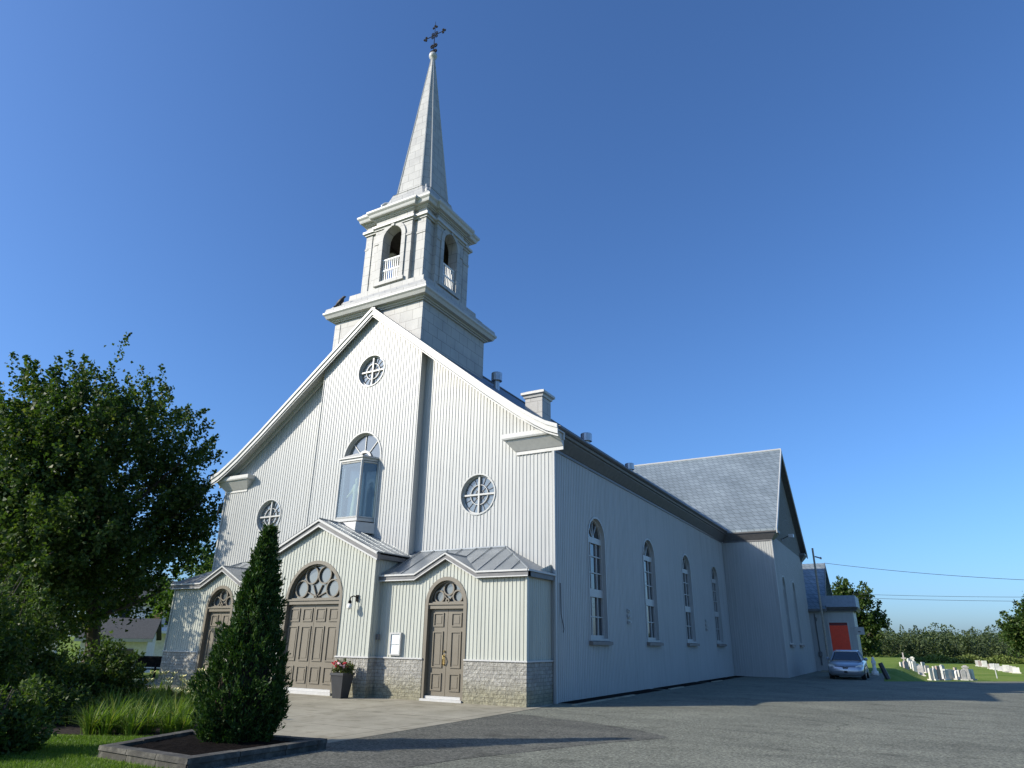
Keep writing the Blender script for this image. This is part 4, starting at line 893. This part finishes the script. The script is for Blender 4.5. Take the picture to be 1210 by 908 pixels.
broad_tree('maple_tree', (31.2, 136, -1), 11, 6.6, 5.2, 5.8, 620, 48, .48, 'maple_leaf', 'dense rounded dark tree at the right edge beyond the graves', trunk_r=.4, seed=15, clear=.8, spread=.5, twl=(.9, 2.2))

# distant wood: nobody could count it
rng = np.random.default_rng(3); P_ = []; A_ = []; S_ = []
for k in range(1000):
    d_ = rng.uniform(0, 1)**1.4; an = rng.uniform(-.16, .36); y0 = 150+d_*85; x = 9+(y0+18.6)*math.tan(an); y = y0+(x-9)*.55; h_ = rng.uniform(2.6, 5.0)+d_*3.2+(2.2 if rng.random() < .12 else 0); con = rng.random() < .65; n = 210
    t_ = rng.random(n)**.8; r_ = (1-t_)*(.22*h_+.15) if con else np.sqrt(np.maximum(0, 1-(2*t_-1)**2))*.30*h_+.1
    a = rng.uniform(0, 2*np.pi, n); P_.append(np.stack([x+np.cos(a)*r_, y+np.sin(a)*r_, -.9+t_*h_], 1)); A_.append(np.stack([np.cos(a), np.sin(a), np.where(con, -.1, .5)*np.ones(n)], 1)); S_.append(np.full(n, .34 if con else .42))
tag(leaves_mesh('distant_wood', np.concatenate(P_), np.concatenate(A_), np.concatenate(S_)*1.15, np.concatenate(S_)*.9, 'wood_leaf'), kind='stuff', label='mixed green wood closing the view beyond the cemetery', cat='wood')
n = 12000; x = rng.uniform(3, 60, n); y = 146+rng.normal(size=n)*2.0+(x-6)*.6; z = -1+rng.random(n)*(1.1+.35*np.sin(x*1.1))
tag(leaves_mesh('distant_thicket', np.stack([x, y, z], 1), np.stack([rng.normal(size=n), rng.normal(size=n), np.ones(n)], 1), rng.uniform(.35, .6, n), rng.uniform(.2, .4, n), 'hedge_leaf'), kind='stuff', label='low yellow green thicket along the foot of the distant wood', cat='thicket')

# cedar in the bordered bed
ced = thing('cedar_tree', (-.40, -10.52, .1), 'dense dark green conical cedar growing in the stone bordered bed', 'tree')
rng = np.random.default_rng(12); CB = np.array([-.40, -10.52, .08]); CH = 3.22
def ced_r(t_): return np.where(t_ < .22, .42+.20*np.sin(np.clip(t_/.22, 0, 1)*np.pi/2), .62*np.maximum(0, (1-(t_-.22)/.78))**1.08+.02)
def lump(a, t_): return 1+.09*np.sin(a*3+t_*7)+.09*np.sin(a*6-t_*21+1)+.08*np.sin(a*10+t_*37)*np.sin(t_*29+a*2)
def at_(a, t_, k): r_ = ced_r(t_)*lump(a, t_)*k; return np.stack([CB[0]+np.cos(a)*r_+.06*t_, CB[1]+np.sin(a)*r_, CB[2]+.03+t_*CH], 1)
nt = 860; tt = rng.random(nt)**1.2; ta = rng.uniform(0, 2*np.pi, nt); tc = at_(ta, tt, rng.uniform(.86, 1.06, nt)); ts = rng.uniform(.5, 1.25, nt)
m_ = 44; outw = np.stack([np.cos(ta)*.55, np.sin(ta)*.55, np.full(nt, 1.)], 1); outw = unit(outw+rng.normal(size=(nt, 3))*.22)
u_ = rng.random((nt, m_, 1)); P1 = tc[:, None]+outw[:, None]*(u_*.22-.09)*ts[:, None, None]+rng.normal(size=(nt, m_, 3))*.036*ts[:, None, None]*(1.25-u_)
A1 = outw[:, None]*.9+rng.normal(size=(nt, m_, 3))*.42
n = 12000; t_ = rng.random(n)**1.2; a = rng.uniform(0, 2*np.pi, n); P2 = at_(a, t_, rng.uniform(.7, .93, n)); A2 = np.stack([np.cos(a)*.5, np.sin(a)*.5, np.full(n, .95)], 1)+rng.normal(size=(n, 3))*.4
P_ = np.concatenate([P1.reshape(-1, 3), P2]); A_ = np.concatenate([A1.reshape(-1, 3), A2]); n = len(P_)
leaves_mesh('crown', P_, A_, rng.uniform(.035, .10, n), rng.uniform(.015, .034, n), 'cedar_leaf', ced, fold=.1)
mb = MB(); mb.tube([(CB[0], CB[1], 0), (CB[0], CB[1], .5), (CB[0]+.06, CB[1], 3.3)], [.09, .08, .015], 8)
mb.build('trunk', 'bark', ced)
mb = MB(); mb.lathe((CB[0], CB[1], .12), [(float(ced_r(np.array(k/14)))*.66, k/14*CH*.9) for k in range(15)], 18); mb.build('shade_core', 'soil', ced, smooth=True)  # dark core, its colour stands in for shade in the gaps between tufts
# bordered bed
bed = thing('planting_bed', (-.5, -11, 0), 'stone edged four sided planting bed filled with dark mulch', 'planting bed')
Q = [(-1.32, -12.15), (.74, -12.22), (.80, -9.78), (-1.82, -10.28)]
mb = MB(); MBm = MB()
for i in range(4):
    a = Vector(Q[i]); b = Vector(Q[(i+1) % 4]); L_ = (b-a).length; d = (b-a)/L_; nin = Vector((-d.y, d.x)); k = max(2, int(L_/.62))
    for j in range(k):
        p, q_ = a+d*(L_*j/k+.006), a+d*(L_*(j+1)/k-.006); g = rs.uniform(-.006, .006)
        for z0_, z1_, o in ((0, .088, .015), (.092, .155, 0)):
            mb.hexa([(*(p+nin*o), z0_), (*(q_+nin*o), z0_), (*(q_+nin*.2), z0_), (*(p+nin*.2), z0_)], [(*(p+nin*(o+.01)), z1_+g), (*(q_+nin*(o+.01)), z1_+g), (*(q_+nin*.19), z1_+g), (*(p+nin*.19), z1_+g)])
mb.build('edging', 'edging_stone', bed)
rng = np.random.default_rng(2); n = 26
c0 = sum((Vector(p) for p in Q), Vector((0, 0)))/4; mb = MB(); vs = []
for i in range(n+1):
    for j in range(n+1):
        u, v = i/n, j/n; p = (Vector(Q[0])*(1-u)+Vector(Q[1])*u)*(1-v)+(Vector(Q[3])*(1-u)+Vector(Q[2])*u)*v; p = c0+(p-c0)*.93
        vs.append((p.x, p.y, .09+.05*(1-max(abs(u-.5), abs(v-.5))*2)**.5+rng.uniform(-.014, .014)))
mb.add(vs, [(i*(n+1)+j, (i+1)*(n+1)+j, (i+1)*(n+1)+j+1, i*(n+1)+j+1) for i in range(n) for j in range(n)]); mb.build('mulch', 'mulch', bed, recalc=False)

# shrubs
def shrub(name, base, rx, h_, ntw, per, leaf, mat, label, seed, cat='shrub', ry=None, twl=(.25, .6), spread=.09, kind=None, grp=None):
    global rng
    rng = np.random.default_rng(seed); ry = ry or rx; t_ = thing(name, base, label, cat, grp); B = np.array(base)
    nl = 26; ld = unit(rng.normal(size=(nl, 3))); ld[:, 2] = np.abs(ld[:, 2])*1.1-.15; lob = ld*rng.uniform(.5, .95, (nl, 1))
    k = rng.integers(0, nl, ntw); q_ = lob[k]+rng.normal(size=(ntw, 3))*.19; q_[:, 2] = np.abs(q_[:, 2]); rad = np.linalg.norm(q_, axis=1); q_ = q_[rad < 1.08]
    p = B+q_*np.array([rx, ry, h_*.92])+np.array([0, 0, .04]); d = unit(q_*np.array([1, 1, .6])+np.array([0, 0, .55])+rng.normal(size=q_.shape)*.3)
    L_ = rng.uniform(twl[0], twl[1], (len(p), 1)); P_, A_ = twig_leaves(p-d*L_*.6, p+d*L_*.4, per, spread, .1)
    ok = P_[:, 2] > B[2]+.02; P_, A_ = P_[ok], A_[ok]
    leaves_mesh('foliage', P_, A_, rng.uniform(.7, 1.3, len(P_))*leaf, rng.uniform(.35, .6, len(P_))*leaf, mat, t_)
    mb = MB(); rr = random.Random(seed)
    for j in range(9):
        a = rr.uniform(0, 6.28); e_ = rr.uniform(.4, .95); mb.tube([Vector(base), Vector(base)+Vector((math.cos(a)*rx*.35*e_, math.sin(a)*ry*.35*e_, h_*.45)), Vector(base)+Vector((math.cos(a)*rx*.75*e_, math.sin(a)*ry*.75*e_, h_*.85))], [.03, .02, .006], 5)
    mb.build('stem', 'bark', t_); return t_
shrub('round_shrub', (-9.5, -7.5, 0), 1.25, 1.45, 620, 30, .11, 'shrub_leaf', 'rounded dark leafy shrub behind the daylilies at left', 31)
shrub('lilac_shrub', (-8.2, -11.2, 0), 1.4, 3.35, 760, 30, .11, 'shrub_leaf', 'tall leafy shrub at the left edge of the photo', 32)
shrub('lilac_shrub', (-9.4, -9.8, 0), 1.3, 2.9, 640, 30, .11, 'shrub_leaf', 'tall shrub with paler leaves behind the left edge shrub', 33)
gs = shrub('goldenrod_plant', (-2.75, -12.95, 0), .70, 1.0, 330, 26, .09, 'shrub_leaf', 'leafy plant topped with yellow flower heads beside the lawn', 34, 'plant')
mb = MB(); rr = random.Random(8)
for k in range(3):
    mb = MB(); q = Vector((-2.75+rr.uniform(-.55, .55), -12.95+rr.uniform(-.6, .6), rr.uniform(.6, 1.15)))
    for j in range(16): mb.rbox(q+Vector((rr.gauss(0, .045), rr.gauss(0, .045), rr.gauss(0, .025))), .03, .03, .02, rr.random()*3, (rr.random(), rr.random()))
    mb.build('flower_head', 'goldenrod', gs)
shrub('low_shrub', (-5.9, -10.6, 0), .8, .75, 240, 26, .08, 'shrub_leaf', 'low dark shrub between lawn corner and daylilies', 35)

# daylilies: strap leaves, some with pale yellow blooms
def strap_mesh(name, n, Lr, w, parent, mat='strap_leaf', up_=1.0, r0=.14):
    mb = MB()
    for k in range(n):
        a = rs.uniform(0, 6.283); d = Vector((math.cos(a), math.sin(a), 0)); sd = Vector((-d.y, d.x, 0)); L_ = rs.uniform(*Lr); lean_ = rs.uniform(.2, 1.05); p = Vector(parent.location)+d*rs.random()*r0; pts = []
        for j in range(5):
            t2 = j/4; pts.append(p+d*L_*lean_*(t2**1.6)+Vector((0, 0, L_*up_*(t2-.55*lean_*t2**2.4))))
        ww = [w, w*1.1, w*.95, w*.6, .002]; vs = []
        for q_, wv in zip(pts, ww): vs += [q_+sd*wv/2, q_-sd*wv/2]
        mb.add(vs, [(2*i, 2*i+1, 2*i+3, 2*i+2) for i in range(4)])
    return mb.build(name, mat, parent, recalc=False)
def bloom(parent, p):
    mb = MB(); c_ = Vector(p)
    for k in range(6):
        a = k*math.pi/3; d = Vector((math.cos(a), math.sin(a), 0)); s_ = Vector((-d.y, d.x, 0))
        mb.add([c_, c_+d*.05+s_*.034+Vector((0, 0, .06)), c_+d*.095+Vector((0, 0, .10)), c_+d*.05-s_*.034+Vector((0, 0, .06))], [(0, 1, 2, 3)])
    return mb.build('bloom', 'flower_yellow', parent, recalc=False)
protoA = thing('daylily', (-4.2, -9.0, 0), 'arching green daylily clump without blooms in the bed', 'plant', 'daylilies in the flower bed'); strap_mesh('leaves', 110, (.28, .66), .020, protoA)
protoB = thing('daylily', (-3.6, -8.3, 0), 'daylily clump with pale yellow blooms near the paved forecourt', 'plant', 'daylilies in the flower bed'); strap_mesh('leaves', 105, (.28, .60), .020, protoB)
for k in range(2):
    x, y, z = -3.6+rs.uniform(-.25, .25), -8.3+rs.uniform(-.25, .25), rs.uniform(.52, .60); bloom(protoB, (x, y, z)); 
mb = MB()
for ch_ in [c_ for c_ in protoB.children if c_.name.startswith('bloom')]:
    v = ch_.data.vertices[0].co+protoB.location; mb.tube([(v.x*.3-3.6*.7, v.y*.3-8.3*.7, .02), v], .006, 4)
mb.build('stem', 'strap_leaf', protoB)
spotsA = [(-3.75, -10.85), (-3.52, -10.71), (-3.52, -10.41), (-3.08, -10.52), (-3.1, -10.2), (-2.73, -10.06), (-2.55, -9.93), (-4.92, -10.24), (-4.36, -10.3), (-4.23, -10.12), (-4.34, -9.75), (-3.86, -9.75), (-3.98, -9.46), (-3.49, -9.39), (-3.12, -9.38), (-5.57, -9.86), (-5.45, -9.68), (-5.14, -9.55), (-5.32, -9.03), (-5.12, -8.97), (-4.65, -8.79),
          (-6.49, -9.14), (-6.22, -8.95), (-5.92, -8.77), (-6.23, -8.26), (-5.45, -8.38), (-8.17, -7.89), (-7.12, -8.05), (-7.11, -7.85), (-7.29, -7.27)]
spotsB = [(-4.53, -8.59), (-4.26, -8.45), (-3.94, -8.36), (-5.43, -8.01), (-5.43, -7.68), (-4.94, -7.63), (-6.58, -7.39), (-6.75, -6.72), (-6.52, -6.53), (-9.11, -6.84), (-8.25, -6.96), (-8.03, -6.8), (-8.59, -6.06), (-8.31, -5.76), (-7.77, -5.82), (-9.64, -5.6), (-9.42, -4.96), (-9.06, -4.88), (-8.66, -4.96), (-7.2, -5.5)]
for proto, sp_ in ((protoA, spotsA), (protoB, spotsB)):
    for x, y in sp_:
        o = copy_tree(proto); s_ = rs.uniform(.8, 1.12); o.location = (x, y, 0); o.rotation_euler[2] = rs.uniform(0, 6.28); o.scale = (s_, s_, s_*rs.uniform(.9, 1.1))

# lawn grass
rng = np.random.default_rng(6); n = 90000; x = rng.uniform(-5.2, .60, n); y = rng.uniform(-15.2, -10.1, n); keep = ~((x > -1.45) & (y > -12.25)) & ((y < -11.9) | (x < -1.6)) & (y < -10.0-.6*(-1.7-x)); x, y = x[keep], y[keep]; n = len(x)
tag(leaves_mesh('lawn_grass', np.stack([x, y, np.zeros(n)], 1), np.stack([rng.normal(size=n)*.5, rng.normal(size=n)*.5, np.ones(n)], 1), rng.uniform(.03, .075, n), rng.uniform(.005, .009, n), 'grass_blade', fold=.1), kind='stuff', label='short bright lawn grass in the lower left corner', cat='grass')

# flower pot by the main door
pot = thing('flower_pot', (-5.75, -2.45, .02), 'tall tapered black square planter beside the main door', 'planter')
mb = MB(); px_, py_ = -5.75, -2.45
mb.hexa([(x, y, .022) for x, y in sq(px_, py_, .16)], [(x, y, .66) for x, y in sq(px_, py_, .235)]); mb.build('pot', 'pot_black', pot)
mb = MB(); mb.sweep(sq(px_, py_, .236), [(0, .63), (.018, .63), (.018, .70), (-.03, .70), (-.03, .64)], closed=True); mb.build('rim', 'pot_black', pot)
fp = shrub('flowering_plant', (px_, py_, .66), .27, .36, 90, 14, .085, 'rose_leaf', 'red and pink flowering plant growing in the black planter', 41, 'plant', twl=(.1, .2), spread=.05)
for mt, k in (('flower_red', 5), ('flower_pink', 4)):
    for j in range(k):
        mb = MB(); q = Vector((px_+rs.uniform(-.24, .24), py_+rs.uniform(-.3, .1), .9+rs.uniform(-.05, .2)))
        for i in range(6): mb.rbox(q+Vector((rs.gauss(0, .025), rs.gauss(0, .025), rs.gauss(0, .02))), .06, .05, .012, rs.random()*3, (rs.uniform(-1, 1), rs.uniform(-1, 1)))
        mb.build('flower', mt, fp)

# ------------------------------------------------------------------ things at the far left
ben = thing('bench', (-17.3, -1.3, 0), 'black slatted bench standing left of the church by the left porch', 'bench')
BF = Fr((-17.3, -1.0, 0), Vector((.93, .36, 0)), Vector((.36, -.93, 0)))
mb = MB()
for k in range(4): BF.box(mb, -.75, .75, .43, .46, .02+k*.11, .11+k*.11)
mb.build('seat', 'black_iron', ben); mb = MB()
for k in range(4): BF.box(mb, -.75, .75, .52+k*.10, .60+k*.10, -.06, -.03)
BF.box(mb, -.75, .75, .5, .88, -.085, -.065); mb.build('backrest', 'black_iron', ben)
for u in (-.7, .7):
    mb = MB(); BF.box(mb, u-.03, u+.03, .0, .9, -.06, .0); BF.box(mb, u-.03, u+.03, 0, .43, .36, .42); BF.box(mb, u-.03, u+.03, .60, .64, -.02, .44); BF.box(mb, u-.03, u+.03, .44, .6, .38, .43); mb.build('leg', 'black_iron', ben)
for k, (x, y, l_) in enumerate(((-17.9, -1.6, (.22, .15)), (-16.9, -.6, (.02, .05)), (-17.1, -1.7, (.15, .0)))):
    tag(MB().tube([(x, y, 0), (x+l_[0], y+l_[1], 1.05 if k < 2 else .75)], .025, 6).build('garden_stake', 'old_wood'), ['leaning pale stake at the left end of the black bench', 'upright pale stake between bench and church', 'short slanting stick in front of the bench'][k], 'stake')
gar = thing('garage', (-33, 8.5, -.95), 'low white garage with a dark grey gable roof left of the church', 'garage')
GF = Fr((-33.0, 8.1, -1.0), Vector((.62, .785, 0)), Vector((.785, -.62, 0)))    # front eave runs along U
mb = MB(); GF.box(mb, -2.6, 1.0, 0, 2.6, -6, 0)
mb.poly([GF.P(1.0, 2.6, 0), GF.P(1.0, 3.6, -3), GF.P(1.0, 2.6, -6)]); mb.build('wall', 'house_white', gar)
mb = MB(); slab(mb, [(.45, 2.5), (-3, 3.75), (-6.45, 2.5)], lambda a, t_, z: GF.P(t_, z, a), -2.9, 1.3, .12); mb.build('roof', 'house_roof', gar)
mb = MB(); GF.box(mb, -2.9, 1.3, 2.30, 2.49, .38, .47); mb.build('fascia', 'trim_white', gar)
mb = MB(); GF.box(mb, -2.3, -1.0, .0, 2.0, .0, .04); mb.build('door', 'house_blue', gar)
mb = MB(); GF.box(mb, -.6, .3, .9, 1.9, .0, .05); mb.build('window', 'window_glass', gar)
hs = thing('house', (-49, 20.5, -1), 'white two storey house glimpsed above the garage roof', 'house')
HF = Fr((-49, 20.4, -1.0), Vector((.55, .835, 0)), Vector((.835, -.55, 0))); mb = MB(); HF.box(mb, -5, 2.2, 0, 5.6, -7, 0); mb.poly([HF.P(2.2, 5.6, 0), HF.P(2.2, 7.4, -3.5), HF.P(2.2, 5.6, -7)]); mb.build('wall', 'house_white', hs)
mb = MB(); slab(mb, [(.5, 5.5), (-3.5, 7.6), (-7.5, 5.5)], lambda a, t_, z: HF.P(t_, z, a), -5.3, 2.6, .15); mb.build('roof', 'house_roof', hs)
for u, mt in ((-.5, 'brick_orange'), (.65, 'window_glass'), (-3, 'window_glass')):
    mb = MB(); HF.box(mb, u, u+.8, 3.6, 5.0, .0, .04); w_ = mb.build('window', mt, hs); mb = MB(); HF.ring(mb, [(u-.1, 3.5), (u+.9, 3.5), (u+.9, 5.1), (u-.1, 5.1)], [(u, 3.6), (u+.8, 3.6), (u+.8, 5.0), (u, 5.0)], .0, .07); mb.build('frame', 'frame_white', w_)
mb = MB(); HF.box(mb, -5.2, 2.3, 2.9, 3.1, .0, 1.6); mb.build('porch_roof', 'house_white', hs)
lh = thing('house', (-44, 2.5, -1), 'long low pale house behind the trunk of the large maple', 'house')
LFm = Fr((-42, 3.5, -1.0), Vector((.5, .866, 0)), Vector((.866, -.5, 0))); mb = MB(); LFm.box(mb, -6, 4.5, 0, 2.5, -6, 0); mb.build('wall', 'house_blue', lh)
mb = MB(); slab(mb, [(.5, 2.5), (-3, 3.9), (-6.5, 2.5)], lambda a, t_, z: LFm.P(t_, z, a), -6.4, 4.9, .15); mb.build('roof', 'house_roof', lh)
for u in (-4, -1, 2):
    mb = MB(); LFm.box(mb, u, u+1.3, .8, 2.0, .0, .05); mb.build('window', 'window_glass', lh)
